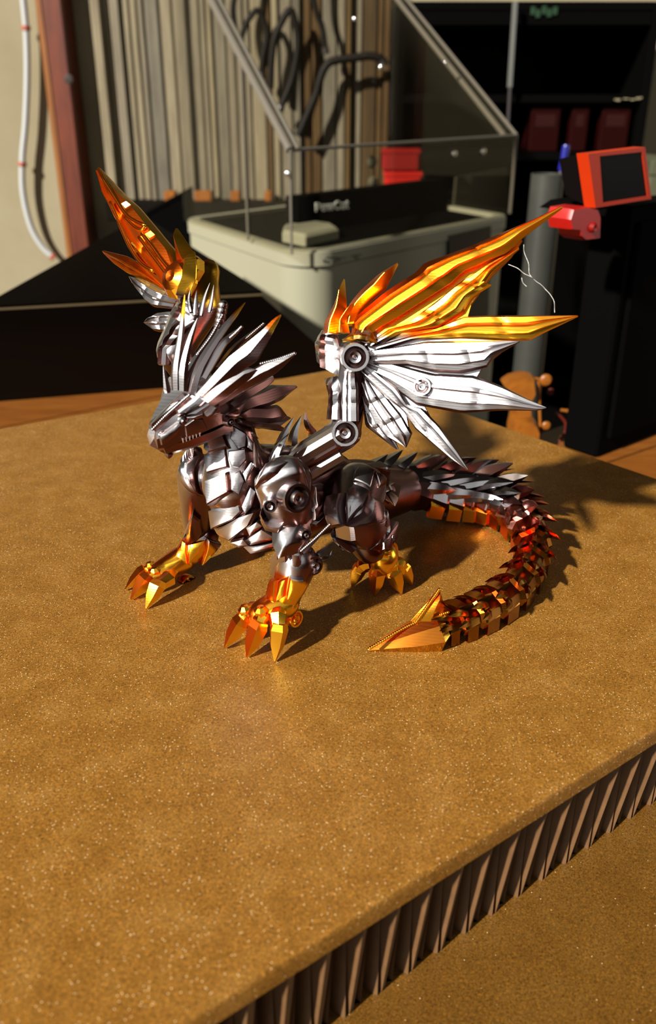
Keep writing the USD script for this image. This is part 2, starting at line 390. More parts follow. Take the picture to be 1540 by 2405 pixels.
# planks of the table run along the board's front edge
clip = Polygon(tq).buffer(0)
p0 = G(1403, 1078, TZ)[:2]
for k in range(-18, 14):
    o = p0 + en * (k * .165 - .012)
    q = Polygon([o - ed * 5, o + ed * 5, o + ed * 5 + en * .163, o - ed * 5 + en * .163]).intersection(clip)
    if q.area > 1e-3:
        for g in getattr(q.buffer(-.001, join_style=2), 'geoms', [q.buffer(-.001, join_style=2)]):
            obj('plank', prism(g, TZ - .03, TZ), wood_table, table, smooth=False)
for x, y in ((-1.0, .15), (1.0, .15), tuple((A0 - cd * .3 + cn * .2)[:2]), tuple((e0 + dd * .5 + dn * .02)[:2])):
    obj('leg', rbox((x - .04, y - .04, -.87), (x + .04, y + .04, TZ - .03), .005), wood_table, table)

# ------------------------------------------------------------------ lower board and the thick ribbed board
FA, FB = G(440, 2403)[:2], G(1540, 1714)[:2]
def meet(p, d, q, e):
    A = np.array([d, -e]).T; s = np.linalg.solve(A, q - p); return p + d * s[0]
L0, CB, R1 = G(0, 1006)[:2], G(785, 866)[:2], G(1540, 1122)[:2]
K1 = meet(FA, ed, CB, unit(R1 - CB))                              # right-hand front corner
K0 = FA - ed * .42                                                # left-hand front corner, out of view
K3 = meet(L0, unit(CB - L0), K0, unit(R1 - CB))
outline = Polygon([K0, K1, CB, K3])
board = thing('ribbed_board', 'thick golden brown flecked board with an open ribbed edge, carrying the dragon', 'board', (*np.mean([K0, K1, CB, K3], 0), -TB))
SK = .0085
rounded = outline.buffer(-.004, join_style=2).buffer(.004, quad_segs=5)
top = []
for i, (ins, z) in enumerate(((.0, -SK), (.0, -.0016), (.0005, -.0006), (.0016, 0.0))):
    top.append(np.array([[*q, z] for q in np.array(rounded.buffer(-ins, join_style=2).exterior.coords)[:-1]]) if ins == 0 else None)
ring = np.array(rounded.exterior.coords)[:-1]
cen = ring.mean(0)
def inset(r, d):
    n = len(r); out = []
    for i in range(n):
        a, b, c = r[i - 1], r[i], r[(i + 1) % n]; t = unit(c - a); out.append(b + np.array([-t[1], t[0]]) * d)
    return np.array(out)
if Polygon(ring).exterior.is_ccw is False: ring = ring[::-1]
obj('top_sheet', loft([np.c_[inset(ring, 0), np.full(len(ring), -SK)], np.c_[inset(ring, 0), np.full(len(ring), -.002)],
                       np.c_[inset(ring, .0006), np.full(len(ring), -.0006)], np.c_[inset(ring, .002), np.full(len(ring), 0.)]]), board_top, board, smooth=40)
DEEP = .016
core = outline.buffer(-DEEP, join_style=2)
obj('core', prism(core, -TB, -SK), board_edge, board)
# ribs along the front edge
g0, g1 = G(690, 2300, -SK)[:2], None
sp = np.linalg.norm(meet(FA, ed, np.zeros(2), G(1167, 1991, -SK)[:2]) - meet(FA, ed, np.zeros(2), G(1521, 1763, -SK)[:2])) / 6.0
start = np.dot(G(1167, 1991, -SK)[:2] - FA, ed)
n0 = int((start + .30) / sp)
for i in range(-n0, 40):
    s = start + i * sp                                            # the rib's lit front arris
    if FA[0] + ed[0] * (s + sp) > K1[0] - .01 or np.linalg.norm(K1 - FA) < s + sp: break
    w = sp * .36
    def sec(slant):                                               # plan of one rib: a concave flute on its left side
        fl = [(0 + slant * .0, .0012 + slant), (-.0 - sp * .04, .004 + slant), (-sp * .14, .0085), (-sp * .27, .0125), (-sp * .34, DEEP + .003)]
        return np.array([[*(FA + ed * (s + a) + en * b)] for a, b in fl + [(w + sp * .16, DEEP + .003), (w + sp * .05, .010), (w + sp * .01, .0012 + sp * .26 + slant), (w * .5, .0012 + sp * .08 + slant)]])
    r = loft([np.c_[sec(.0075), np.full(9, -TB)], np.c_[sec(.0), np.full(9, -SK)]])
    obj('rib', r, board_edge, board, smooth=50)
# plain rim strips along the other edges
for a, b in ((K1, CB), (CB, K3), (K3, K0)):
    d = unit(b - a); n = np.array([-d[1], d[0]])
    q = Polygon([a + d * .004 + n * .002, b - d * .004 + n * .002, b - d * .004 + n * (DEEP + .001), a + d * .004 + n * (DEEP + .001)])
    obj('edge_strip', prism(q, -TB, -SK), board_edge, board)

lo = [FA - ed * .40 + en * .12, FA + ed * .50 + en * .12, FA + ed * .50 - en * .42, FA - ed * .40 - en * .42]
lpoly = Polygon(lo)
lower = obj('lower_board', prism(lpoly.buffer(-.004).buffer(.004), TZ, -TB), board_low, smooth=False)
tag(lower, 'lower smooth brown board on the table, directly under the ribbed board', 'board')

# ------------------------------------------------------------------ black sloping case, left
onface = lambda x, y: onto(x, y, A0, cn)
fb0 = A0 - cd * .09
tl, tr, ts = onface(-45, 721), onface(615, 685), onface(778, 838)
bk = onto(335, 508, A0 + cn * .28, cn); bk2 = onto(480, 600, A0 + cn * .12, cn)
case = thing('black_case', 'glossy black sloping equipment case on the table behind the dragon', 'equipment case', (*((A0 + A1) / 2)[:2], TZ))
low_ = lambda q, z=TZ: np.array([q[0], q[1], z])
gap = onface(0, 722)[2]
obj('housing', hull([fb0, fb1, low_(tl), low_(ts), tl - UP * .006, tr - UP * .006, ts, low_(bk), low_(bk2), bk - UP * .006, bk2 - UP * .006, low_(bk + cd * .08)]), black_gloss, case, smooth=20)
obj('lid_panel', hull([q + d for q in (tl, tr, bk, bk2) for d in (UP * -.005, UP * .001)]), black_gloss, case, smooth=20)
obj('trim_line', bar(tl - cn * .0005 - UP * .004, tr - cn * .0005 - UP * .004, .0022, .003), plain('trim_brown', (.12, .085, .035), .5), case)

# ------------------------------------------------------------------ cream machine with the clear lid
YM = 1.36
c0 = P(706, 600, YM); zr = c0[2]
r0, l0 = G(1203, 505, zr), G(428, 512, zr)
mx, ml = unit(r0 - c0), unit(l0 - c0)
ZB = P(1152, 992, r0[1])[2]                                         # the machine stands on a low bench
lq_ = c0 + (l0 - c0) * 1.0; far = r0 + (l0 - c0)
foot = Polygon([q[:2] for q in (c0, r0, far, l0)]); print('mach', c0, r0, l0, far, ZB)
ro = lambda q, r: q.buffer(-r, join_style=2).buffer(r, quad_segs=8)
mach = thing('cream_machine', 'cream desktop machine with clear hinged lid and rounded corner, behind the dragon', 'machine', (*np.array(foot.centroid.coords[0]), ZB))
RIM = .024
body = ro(foot.buffer(-.003), .055)
obj('body', prism(body, ZB, zr - RIM - .002), machine_cream, mach, smooth=40)
rimo, rimi = ro(foot, .055), ro(foot.buffer(-.022), .04)
rr = rimo.difference(rimi)
def poly_ring(q, z): return np.array([[*a, z] for a in np.array(q.exterior.coords)[:-1]])
rim_parts = [prism(rr, zr - RIM, zr - .003), prism(rimo.buffer(-.003).difference(rimi), zr - .0031, zr)]
obj('rim', rim_parts, machine_cream, mach, smooth=40)
obj('seam', prism(body.buffer(-.002), zr - RIM - .003, zr - RIM + .001), plain('seam_dark', (.10, .085, .05), .6), mach)
obj('deck', prism(rimi.buffer(.001), zr - RIM, zr - .008), black_matt, mach)
nf = unit(np.cross(mx, UP))                                       # the front's outward way
if nf[1] > 0: nf = -nf
# black display panel on the front
fp = lambda x, y, d=0.0: onto(x, y, c0 + nf * d, nf)
pq = [fp(1052, 553), fp(1150, 530), fp(1143, 760), fp(1048, 790)]
obj('display_panel', slab_of(pq, .006), plain('panel_black', (.006, .007, .009), .25), mach)
# smudged grey lettering on the front: its strokes cannot be read, so only their shapes stand here
marks = []
for (x, y, w, h, k) in ((758, 610, 5, 9, .3), (764, 604, 11, 4, 0), (766, 613, 6, 6, .4), (776, 603, 13, 5, .1), (781, 611, 9, 6, -.2), (791, 604, 7, 9, .2), (800, 605, 13, 2, 0), (822, 600, 12, 4, .1), (832, 598, 16, 4, 0), (834, 604, 7, 5, .2)):
    q = [fp(x, y, .0007), fp(x + w, y - w * .16 , .0007), fp(x + w + k * h, y - w * .16 + h, .0007), fp(x + k * h, y + h, .0007)]
    marks.append(slab_of(q, .0012))
obj('front_marking', marks, grey_print, mach, smooth=False)
# latch on the rim
lq = np.array([G(x, y, zr)[:2] for x, y in ((668, 556), (716, 566), (790, 549), (772, 537), (722, 531), (672, 541))])
lp = Polygon(lq).convex_hull.buffer(.004, quad_segs=3)
lt = np.array(Polygon(lq).convex_hull.buffer(-.001).exterior.coords)[:-1]
lcap = [poly_ring(lp, zr - .001), poly_ring(lp, zr + .008)]
lc = np.array(lp.centroid.coords[0])
obj('latch', loft([poly_ring(lp, zr - .008), poly_ring(lp, zr + .006), np.array([[*(lc + (a - lc) * .90), zr + .011] for a in np.array(lp.exterior.coords)[:-1]])]), machine_cream, mach, smooth=25)
# inner gantry with white lettering
gy = c0 + mx * .09 + ml * .20
gq = [onto(700, 520, gy, nf), onto(1050, 452, gy, nf), onto(1050, 420, gy, nf), onto(700, 462, gy, nf)]
obj('gantry', hull([q + d for q in gq for d in (np.zeros(3), -nf * .03)] + [low_(q, zr - .01) for q in gq[:2]]), black_matt, mach, smooth=20)
tx = meshkit.text_mesh('PewCat', 1.0, .02, bold=True)
b0_, b1_ = tx.bounds
o, ex = onto(740, 497, gy + nf * .001, nf), onto(818, 489, gy + nf * .001, nf)
hh = np.linalg.norm(onto(740, 477, gy + nf * .001, nf) - o)
ux = (ex - o) / (b1_[0] - b0_[0])
tv = np.array([o + ux * (a[0] - b0_[0]) + UP * hh * a[1] + nf * .0012 * a[2] / .02 for a in tx.vertices])
obj('white_lettering', tm(tv, tx.faces), white_print, mach, smooth=False)
obj('olive_panel', slab_of([onto(x, y, gy + ml * .10, nf) for x, y in ((1062, 500), (1192, 505), (1188, 395), (1070, 415))], .006), olive, mach)
# lid
ins = .018
bl = c0 + mx * .045 + ml * ins; br = r0 - mx * .012 + ml * ins
bl, br = onto(684, 546, bl, nf), onto(1196, 512, br, nf)
bl[2] = br[2] = zr
tlq = onto(690, 352, bl, nf); hgt = tlq[2] - zr
fl_, fr_ = bl + UP * hgt, br + UP * hgt
side_n = unit(np.cross(ml, UP))
ul = onto(500, 8, fl_, side_n); ur = onto(962, 8, fr_, side_n)
rise = ((ul - fl_)[2] / np.linalg.norm((ul - fl_)[:2]))
dl = min(np.linalg.norm((ul - fl_)[:2]), .6)
depth = np.linalg.norm((far - r0)[:2]) - ins
ul2 = fl_ + (ul - fl_) * 1.12; ur2 = fr_ + (ur - fr_) * 1.12
bkl, bkr = bl + ml * (depth - .03), br + ml * (depth - .03)
up_ = lambda q, z: np.array([q[0], q[1], z])
T4 = .004
obj('lid_front_pane', slab_of([bl, br, fr_, fl_], T4), acrylic, mach, smooth=False)
obj('lid_slanted_pane', slab_of([fl_, fr_, ur2, ul2], T4), acrylic, mach, smooth=False)
def lid_side(b, f, u, k):
    zt = u[2]
    hb = np.array([k[0], k[1], zt])
    pts = [b, k, hb, u, f]
    n = side_n * T4 / 2
    return hull([q + n for q in pts] + [q - n for q in pts])
obj('lid_side_pane', lid_side(bl, fl_, ul2, bkl), acrylic, mach, smooth=False)
obj('lid_side_pane', lid_side(br, fr_, ur2, bkr), acrylic, mach, smooth=False)
EW = .0075
for a, b, w in ((fl_, ul2, .011), (fl_ + mx * .017, ul2 + mx * .017, .008), (fr_, ur2, .006), (fl_, fr_, .005), (br, fr_, .006), (bl, fl_, .004),
                (fr_ - mx * .035 + ml * .01, ur2 - mx * .04, .009), (bl + ml * .16, fl_ + ml * .16 + UP * (rise * .16), .004)):
    obj('lid_edge', bar(a, b, w), acrylic_edge, mach)
def bolt(x, y, base, n, r=5.5):
    p = onto(x, y, base, n); r *= mpp(p); nn = n if np.dot(n, C0 - p) > 0 else -n
    obj('bolt', lathe(p, nn, [(r, 0), (r, r * .5), (r * .75, r * .9), (0, r * 1.05)], 14), bolt_mat, mach)
for x, y in ((1064, 360), (1132, 355)): bolt(x, y, bl, nf, 8)
bolt(673, 407, bl, nf, 7)
sl_n = unit(np.cross(fr_ - fl_, ul - fl_))
bolt(893, 160, fl_, sl_n, 8); bolt(831, 46, fl_, sl_n, 6); bolt(1046, 148, fl_, sl_n, 5)
for x, y in ((870, 380), (872, 428)):
    p = onto(x, y, gy + ml * .05, nf)
    obj('round_foot', lathe(p, nf, [(.012, 0), (.012, .006), (.009, .01), (0, .011)], 18), plain(f'clear_foot_{y}', (.14, .13, .09), .3), mach)

# black box between the case and the machine
bq = [P(x, y, 2.30) for x, y in ((343, 502), (436, 452))]
bx = thing('black_box', 'tall black box with a sloping top, between the sloping case and the cream machine', 'box', (*((bq[0] + bq[1]) / 2)[:2], -.87))
obj('body', hull([q + np.array([0, d, 0]) for q in bq for d in (0, .12)] + [np.array([q[0], q[1] + d, -.87]) for q in bq for d in (0, .12)]), black_matt, bx, smooth=20)
obj('top_panel', hull([q + np.array([0, d, h]) for q in bq for d in (-.003, .123) for h in (-.004, .004)]), black_matt, bx, smooth=20)

# cables hanging behind the lid
yc = YB - .13
for pts, w, lab in (((ZC((380, -260), (360, -120), (330, 80), (370, 290), (430, 160), (500, 75), (550, 140), (575, 250), (545, 420), (530, 560))), 7, 'black cable making the first, smallest loop in front of the planks'),
                    ((ZC((560, -260), (590, -100), (600, 640), (610, 420), (640, 250), (735, 75), (780, 170), (800, 320), (760, 560), (690, 740), (660, 800))), 8, 'black cable making the tall pointed middle loop in front of the planks'),
                    ((ZC((900, -260), (905, -60), (930, 80), (975, 200), (1000, 380))), 7, 'black cable hanging down between the middle loop and the bent hose'),
                    ((ZC((800, 985), (880, 800), (930, 680), (960, 570), (1000, 480), (1060, 440), (1230, 415), (1320, 405), (1400, 425), (1420, 470))), 9, 'dark bent hose rising steeply from the lid corner, then running level')):
    if 'pointed' in lab: pts = pts[:1] + pts[1:2] + pts[3:] if False else [pts[2]] + pts[3:]
    s = [P(x, y, yc) for x, y in pts]
    t = thing('hanging_cable', lab, 'cable', s[-1], group=None)
    obj('sheath', tube(spline(s, 50), w * mpp(s[0]), 8), cable_mat, t)
    e = unit(s[-1] - s[-2]); ww = w * mpp(s[0])
    obj('end_clip', tube([s[-1] - e * .012, s[-1] + e * .004], ww * 1.3, 8), plain(f'clip_{w}_{len(pts)}', (.03, .025, .02), .4), t)

# red boxes stacked inside the lid
yr = G(950, 461, zr - .008)[1]
zb_ = zr - .008
for (x0, y0, x1, y1, lab) in ((903, 404, 992, 461, 'red plastic box, lower of the two stacked behind the clear lid'), (898, 350, 988, 402, 'darker red plastic box, upper of the two stacked behind the clear lid')):
    a, b = P(x0, y1, yr), P(x1, y0, yr)
    t = thing('red_box', lab, 'box', ((a[0] + b[0]) / 2, yr + .03, zb_))
    hi = b[2]
    obj('body', rbox((a[0], yr, zb_), (b[0], yr + .06, hi - .004), .006), red_plastic if y0 > 400 else plain('deep_red', (.30, .004, .003), .4), t)
    obj('lid', rbox((a[0] - .002, yr - .002, hi - .012), (b[0] + .002, yr + .062, hi), .003), red_plastic if y0 > 400 else plain('deep_red_lid', (.34, .004, .003), .4), t)
    zb_ = hi
bench = thing('low_bench', 'black low bench behind the table, under the cream machine', 'bench', (.6, 1.9, -.87))
bp = foot.buffer(.02, join_style=2).union(Polygon([[.05, 1.25], [.75, 1.25], [.75, 1.75], [.05, 1.75]])).convex_hull
obj('top', prism(bp, ZB - .03, ZB), black_matt, bench)
for q in np.array(bp.buffer(-.05).exterior.coords)[:-1][::12]:
    obj('leg', rbox((q[0] - .02, q[1] - .02, -.87), (q[0] + .02, q[1] + .02, ZB - .03), .003), black_matt, bench)

# ------------------------------------------------------------------ black shelf unit at the right
ys = 2.45
sa, sb = P(925, 0, ys), P(1519, 0, ys)
s_x0, s_x1 = P(930, 240, ys)[0], P(1524, 240, ys)[0]
s_top = P(1240, 3, ys)[2]
shelf = thing('shelf_unit', 'tall black shelf unit with a pale upright rod, beyond the machine', 'shelf unit', ((s_x0 + s_x1) / 2, ys + .13, -.87))
for x in (s_x0, s_x1 - .02): obj('side', rbox((x, ys, -.87), (x + .02, ys + .28, s_top), .002), black_matt, shelf)
obj('back', rbox((s_x0, ys + .26, -.87), (s_x1, ys + .28, s_top), .002), black_matt, shelf)
zs = [P(1300, y, ys)[2] for y in (358, 222)]
for z in (s_top, *zs, -.5): obj('shelf', rbox((s_x0 + .02, ys, z - .02), (s_x1 - .02, ys + .26, z), .002), black_matt, shelf)
q0, q1 = P(1210, 4, ys - .03), P(1197, 205, ys - .03)
obj('rod', tube([q0, q1], .007, 10), plain('pale_rod', (.16, .165, .15), .3), shelf)
obj('rod_tip', tube([q1, P(1192, 300, ys - .03)], .004, 8), plain('rod_dark', (.04, .03, .03), .4), shelf)
lb = [P(x, y, ys - .003) for x, y in ((1442, 224), (1455, 231), (1470, 227), (1484, 228), (1499, 222))]
lz_ = P(1470, 227, ys)[2]
lab_x0, lab_x1 = P(1440, 227, ys)[0], P(1502, 227, ys)[0]
obj('label_strip', rbox((lab_x0, ys - .004, zs[1] - .017), (lab_x1, ys + .001, zs[1] - .003), .001), black_matt, shelf)
obj('label_marking', [rbox((lab_x0 + a * .001, ys - .0048, zs[1] - .017 + b * .001), (lab_x0 + (a + w) * .001, ys - .0035, zs[1] - .017 + (b + h) * .001), .0003)
                      for a, b, w, h in ((2, 4, 16, 3), (8, 2, 8, 3), (24, 6, 14, 2.5), (42, 4, 12, 3), (56, 6, 12, 4), (64, 8, 8, 3))], plain('label_cream', (.42, .36, .22), .5), shelf, smooth=False)
gq0, gq1 = P(1245, 42, ys - .003), P(1310, 18, ys - .003)
obj('green_marking', [rbox((gq0[0] + a * (gq1[0] - gq0[0]), ys - .004, gq0[2] + b * .03), (gq0[0] + (a + .17) * (gq1[0] - gq0[0]), ys + .001, gq0[2] + b * .03 + .018), .001) for a, b in ((0, .2), (.2, 0), (.42, .25), (.62, .05), (.83, .2))], green_glow, shelf, smooth=False)
obj('header', rbox((s_x0 + .02, ys + .002, P(1300, 60, ys)[2]), (s_x1 - .02, ys + .02, s_top - .02), .002), black_matt, shelf)
for (x0, x1, y0, y1, lab) in ((1240, 1308, 245, 352, 'widest dark red box file on the black shelf, next to the blue handle'), (1334, 1374, 240, 330, 'narrow dark red box file, in the middle of the black shelf'), (1404, 1470, 236, 335, 'dark red box file on the black shelf directly above the orange screen')):
    a, b = P(x0, 358, ys + .02), P(x1, 358, ys + .02)
    t = thing('red_box_file', lab, 'box file', ((a[0] + b[0]) / 2, ys + .1, zs[0]), group=None)
    hgt_ = .11
    obj('case', rbox((a[0], ys + .02, zs[0]), (b[0], ys + .2, zs[0] + hgt_), .003), dark_red, t)
    obj('spine_label', rbox((a[0] + .012, ys + .0185, zs[0] + .06), (b[0] - .012, ys + .021, zs[0] + .09), .001), plain('spine_%d' % x0, (.03, .004, .003), .6, spec=.1), t)

# ------------------------------------------------------------------ things at the right
el = e0 - dd * .004
ztop = onto(1420, 492, e0, dn)[2]
enc = thing('black_enclosure', 'large black equipment cabinet on the table under the orange screen', 'cabinet', (*((e0 + e1) / 2)[:2], TZ))
def along(o, d, n, a0, a1, b0, b1, z0, z1, r=.003):
    m = rbox((a0, b0, z0), (a1, b1, z1), r); v = np.array(m.vertices)
    m.vertices = np.c_[o[0] + v[:, 0] * d[0] + v[:, 1] * n[0], o[1] + v[:, 0] * d[1] + v[:, 1] * n[1], v[:, 2]]
    if m.volume < 0: m.invert()
    return m
obj('housing', along(el, dd, dn, 0, .75, 0, .045, TZ, ztop), black_matt, enc)
obj('front_door', along(el, dd, dn, .012, .74, -.006, 0, TZ + .02, ztop - .015), plain('door_black', (.002, .002, .002), .8, spec=.02), enc)
# orange framed screen, leaning on the cabinet's top
sc0 = e0 - dn * .02
sn = dn
o4 = [onto(x, y, sc0, sn) for x, y in ((1385, 487), (1516, 466), (1501, 345), (1367, 361))]
i4 = [onto(x, y, sc0, sn) for x, y in ((1402, 475), (1507, 459), (1493, 356), (1394, 366))]
scr = thing('orange_screen', 'small black screen in an orange frame tilted on top of the black cabinet', 'screen', np.mean(o4, 0) * [1, 1, 0] + [0, 0, ztop])
cen_ = np.mean(o4, 0)
for k in range(4):
    a, b, c_, d_ = o4[k], o4[(k + 1) % 4], i4[(k + 1) % 4], i4[k]
    obj('frame', hull([q + w for q in (a, b, c_, d_) for w in (sn * .006, -sn * .006)]), orange_plastic, scr, smooth=20)
obj('display', slab_of([q - sn * .002 for q in i4], .006), plain('screen_black', (.004, .004, .005), .4, spec=.04), scr)
obj('back_shell', hull([cen_ + (q - cen_) * s_ + sn * w for q in o4 for s_, w in ((.96, .005), (.7, .035))] ), plain('shell_black', (.006, .004, .004), .7, spec=.05), scr)
fo = onto(1440, 485, sc0, sn)
obj('foot', hull([q + w for q in (onto(1420, 482, sc0, sn), onto(1480, 472, sc0, sn)) for w in (sn * .02, sn * .06)] + [np.array([*(onto(x, 480, sc0, sn) + sn * w)[:2], ztop]) for x in (1415, 1485) for w in (.025, .07)]), black_matt, scr)
# red clip on the cabinet's edge
rc = e0 - dd * .0 - dn * .012
rcp = [(1318, 488), (1352, 482), (1380, 488), (1386, 508), (1385, 558), (1350, 562), (1338, 552), (1336, 538), (1316, 536), (1311, 512)]
q = np.array([onto(x, y, rc, dn) for x, y in rcp])
clip_ = thing('red_clip', 'bright red plastic bracket fixed at the top corner of the black cabinet', 'bracket', q.mean(0))
nn = dn * .012
qc = q.mean(0)
obj('bracket_body', loft([qc + (q - qc) * .93 - nn, q - nn * .6, q + nn]), red_plastic, clip_, smooth=30)
hp = onto(1363, 530, rc, dn)
obj('screw_head', lathe(hp - nn * .9, -dn, [(.0045, 0), (.0045, .003), (.003, .005), (0, .0035)], 14), plain('screw_red', (.35, .005, .003), .4), clip_)
# grey pipe
yq = e0[1] - .02
p_t, p_b = P(1286, 408, 1.45), None
rad = 38 * mpp(p_t)
pipe = thing('grey_pipe', 'upright grey plastic pipe standing beside the cream machine', 'pipe', (p_t[0], p_t[1], ZB))
pt = p_t
obj('barrel', lathe((pt[0], pt[1], ZB), UP, [(rad, 0), (rad, pt[2] - ZB), (rad * .9, pt[2] - ZB), (rad * .9, pt[2] - ZB - .03), (0, pt[2] - ZB - .03)], 40), grey_pipe, pipe, smooth=40)
obj('collar', lathe((pt[0], pt[1], ZB), UP, [(rad * 1.06, 0), (rad * 1.06, .03), (rad * .98, .034)], 40), grey_pipe, pipe, smooth=40)
# blue handled tool standing in the pipe
b0, b1 = P(1318, 402, 1.45), P(1330, 340, 1.45)
tool = thing('blue_handle', 'blue tool handle sticking up out of the grey pipe', 'tool', b0)
obj('grip', tube([b0, b0 + (b1 - b0) * .1, b0 + (b1 - b0) * .5, b0 + (b1 - b0) * .9, b1], np.array([.8, 1, .9, 1, .8]) * 9.5 * mpp(b0), 10), blue_plastic, tool)
obj('blade', tube([b0 + UP * .002, b0 - (b1 - b0) * .55], .003, 8), bolt_mat, tool)
# pale grey green box at the frame's edge
a, b = P(1516, 478, 2.05), P(1600, 378, 2.05)
gb = thing('grey_green_box', 'dull grey green box at the picture edge behind the orange screen', 'box', ((a[0] + b[0]) / 2, 2.15, TZ))
obj('carton', rbox((a[0], 2.05, TZ), (b[0], 2.25, b[2]), .004), green_grey, gb)
obj('flap', rbox((a[0] - .002, 2.047, b[2] - .03), (b[0] + .002, 2.253, b[2] + .002), .002), green_grey, gb)

# ------------------------------------------------------------------ amber printed model behind the board
YA = G(1262, 1075, TZ)[1] + .03
am = thing('amber_model', 'amber plastic model of stacked blocks, round knobs and an upright rod behind the board', 'model', G(1250, 1085, TZ))
def lump(name, pts, th, mat_=amber, dy=0.0):
    q = np.array([P(x, y, YA + dy) for x, y in pts]); c_ = q.mean(0); t = np.array([0, th / 2, 0])
    obj(name, loft([c_ + (q - c_) * .82 - t, q - t * .55, q + t * .55, c_ + (q - c_) * .82 + t]), mat_, am, smooth=50)
lump('upper_block', ZT((60, 330), (180, 250), (400, 195), (530, 215), (555, 420), (500, 520), (470, 570), (350, 560), (200, 470), (100, 400)), .045)
lump('waist', ZT((240, 540), (470, 540), (500, 800), (430, 830), (250, 830)), .03)
lump('lower_block', ZT((225, 800), (480, 790), (560, 890), (610, 1000), (590, 1200), (350, 1370), (160, 1300), (170, 1010)), .05)
lump('base', ZT((100, 1250), (700, 1250), (750, 1390), (70, 1390)), .08)
r0_, r1_ = [P(*q, YA - .012) for q in ZT((632, 300), (658, 1010))]
obj('rod', tube([r0_, r1_], 26 * .1494 * mpp(r0_), 12), amber, am)
for (x, y, r, nm) in ((745, 285, 98, 'knob'), (752, 1000, 70, 'knob'), (820, 468, 58, 'knob'), (520, 395, 60, 'boss')):
    c_ = P(*ZT((x, y))[0], YA - .012 if r != 58 else YA + .03); r_ = r * .1494 * mpp(c_)
    obj(nm, lathe(c_ + np.array([0, r_ * .5, 0]), (0, -1, 0), [(r_ * .8, 0), (r_, r_ * .3), (r_, r_ * .7), (r_ * .7, r_), (0, r_ * 1.1)], 18), amber if r != 58 else amber_dark, am)
for a, b in (((540, 260), (745, 285)), ((560, 1040), (752, 1000)), ((600, 1200), (752, 1000))):
    obj('arm', tube([P(*ZT(a)[0], YA), P(*ZT(b)[0], YA)], 26 * .1494 * mpp(r0_), 8), amber_dark if a[1] == 1200 else amber, am)
obj('hook', tube(spline([P(*q, YA + .01) for q in ZT((980, 755), (1090, 770), (1200, 775), (1225, 850), (1160, 930))], 20), np.linspace(26, 46, 20) * .1494 * mpp(r0_), 10), amber, am)
obj('red_tube', tube(spline([P(*q, YA + .02) for q in ZT((900, 800), (990, 870), (1055, 960), (1060, 1080), (1000, 1200), (900, 1310), (760, 1400))], 26), np.linspace(20, 42, 26) * .1494 * mpp(r0_), 10), amber_dark, am, label='dark red curved tube')
# ------------------------------------------------------------------ the dragon
D0 = np.array([-.0665, .3865, 0.0])                               # on the board, between its forefeet
EB, EL = np.array([.682, .731, 0]), np.array([.731, -.682, 0])    # towards its tail; towards its left side
def B(x, y, l=0.0): return onto(x, y, D0 + EL * l, EL)
def mirror(q): q = np.asarray(q); return q - 2 * np.outer((q - D0) @ EL, EL).reshape(q.shape)
def SB(x, y, l, r): p = B(x, y, l); return p, r * mpp(p)
drag = thing('dragon_figurine', 'shiny silver and gold printed dragon with raised wings and curled tail', 'figurine', D0)
SV, GD = 0.0, 1.0
def sstep(a, b):
    return lambda x: (lambda t: t * t * (3 - 2 * t))(np.clip((x - a) / (b - a), 0, 1))
def zplane(p0, p1):
    """0 before p0, 1 after p1, along the line between them."""
    d = p1 - p0; L = np.dot(d, d)
    return lambda v: sstep(0, 1)((v - p0) @ d / L)

# body: one smooth core
torso_m = to_tm(ball_chain([SB(548, 985, .000, 40), SB(552, 1050, .002, 58), SB(556, 1130, .002, 84), SB(585, 1205, .002, 78), SB(680, 1190, .004, 88), SB(760, 1165, .004, 88), SB(850, 1160, .004, 82), SB(940, 1150, .004, 56)], 20)
                + ball_chain([SB(556, 1110, .002, 70), SB(640, 1120, .004, 78), SB(760, 1140, .004, 86)], 20), .006, 12)
shoulder = {}
near_up = to_tm(ball_chain([SB(672, 1130, .034, 62), SB(668, 1180, .038, 58), SB(685, 1240, .044, 36), SB(700, 1300, .046, 34)], 18), .005, 8)
thigh_m = to_tm(ball_chain([SB(842, 1150, .030, 66), SB(828, 1210, .040, 58), SB(868, 1285, .048, 40)], 18), .005, 8)
far_up = to_tm(ball_chain([SB(470, 1120, -.030, 55), SB(462, 1180, -.036, 40), SB(462, 1240, -.042, 30)], 18), .005, 8)
far_thigh = to_tm(ball_chain([SB(870, 1130, -.030, 50), SB(880, 1180, -.040, 45), SB(905, 1235, -.046, 28)], 16), .006, 6)
CORE = trimesh.util.concatenate([torso_m, near_up, thigh_m, far_up])

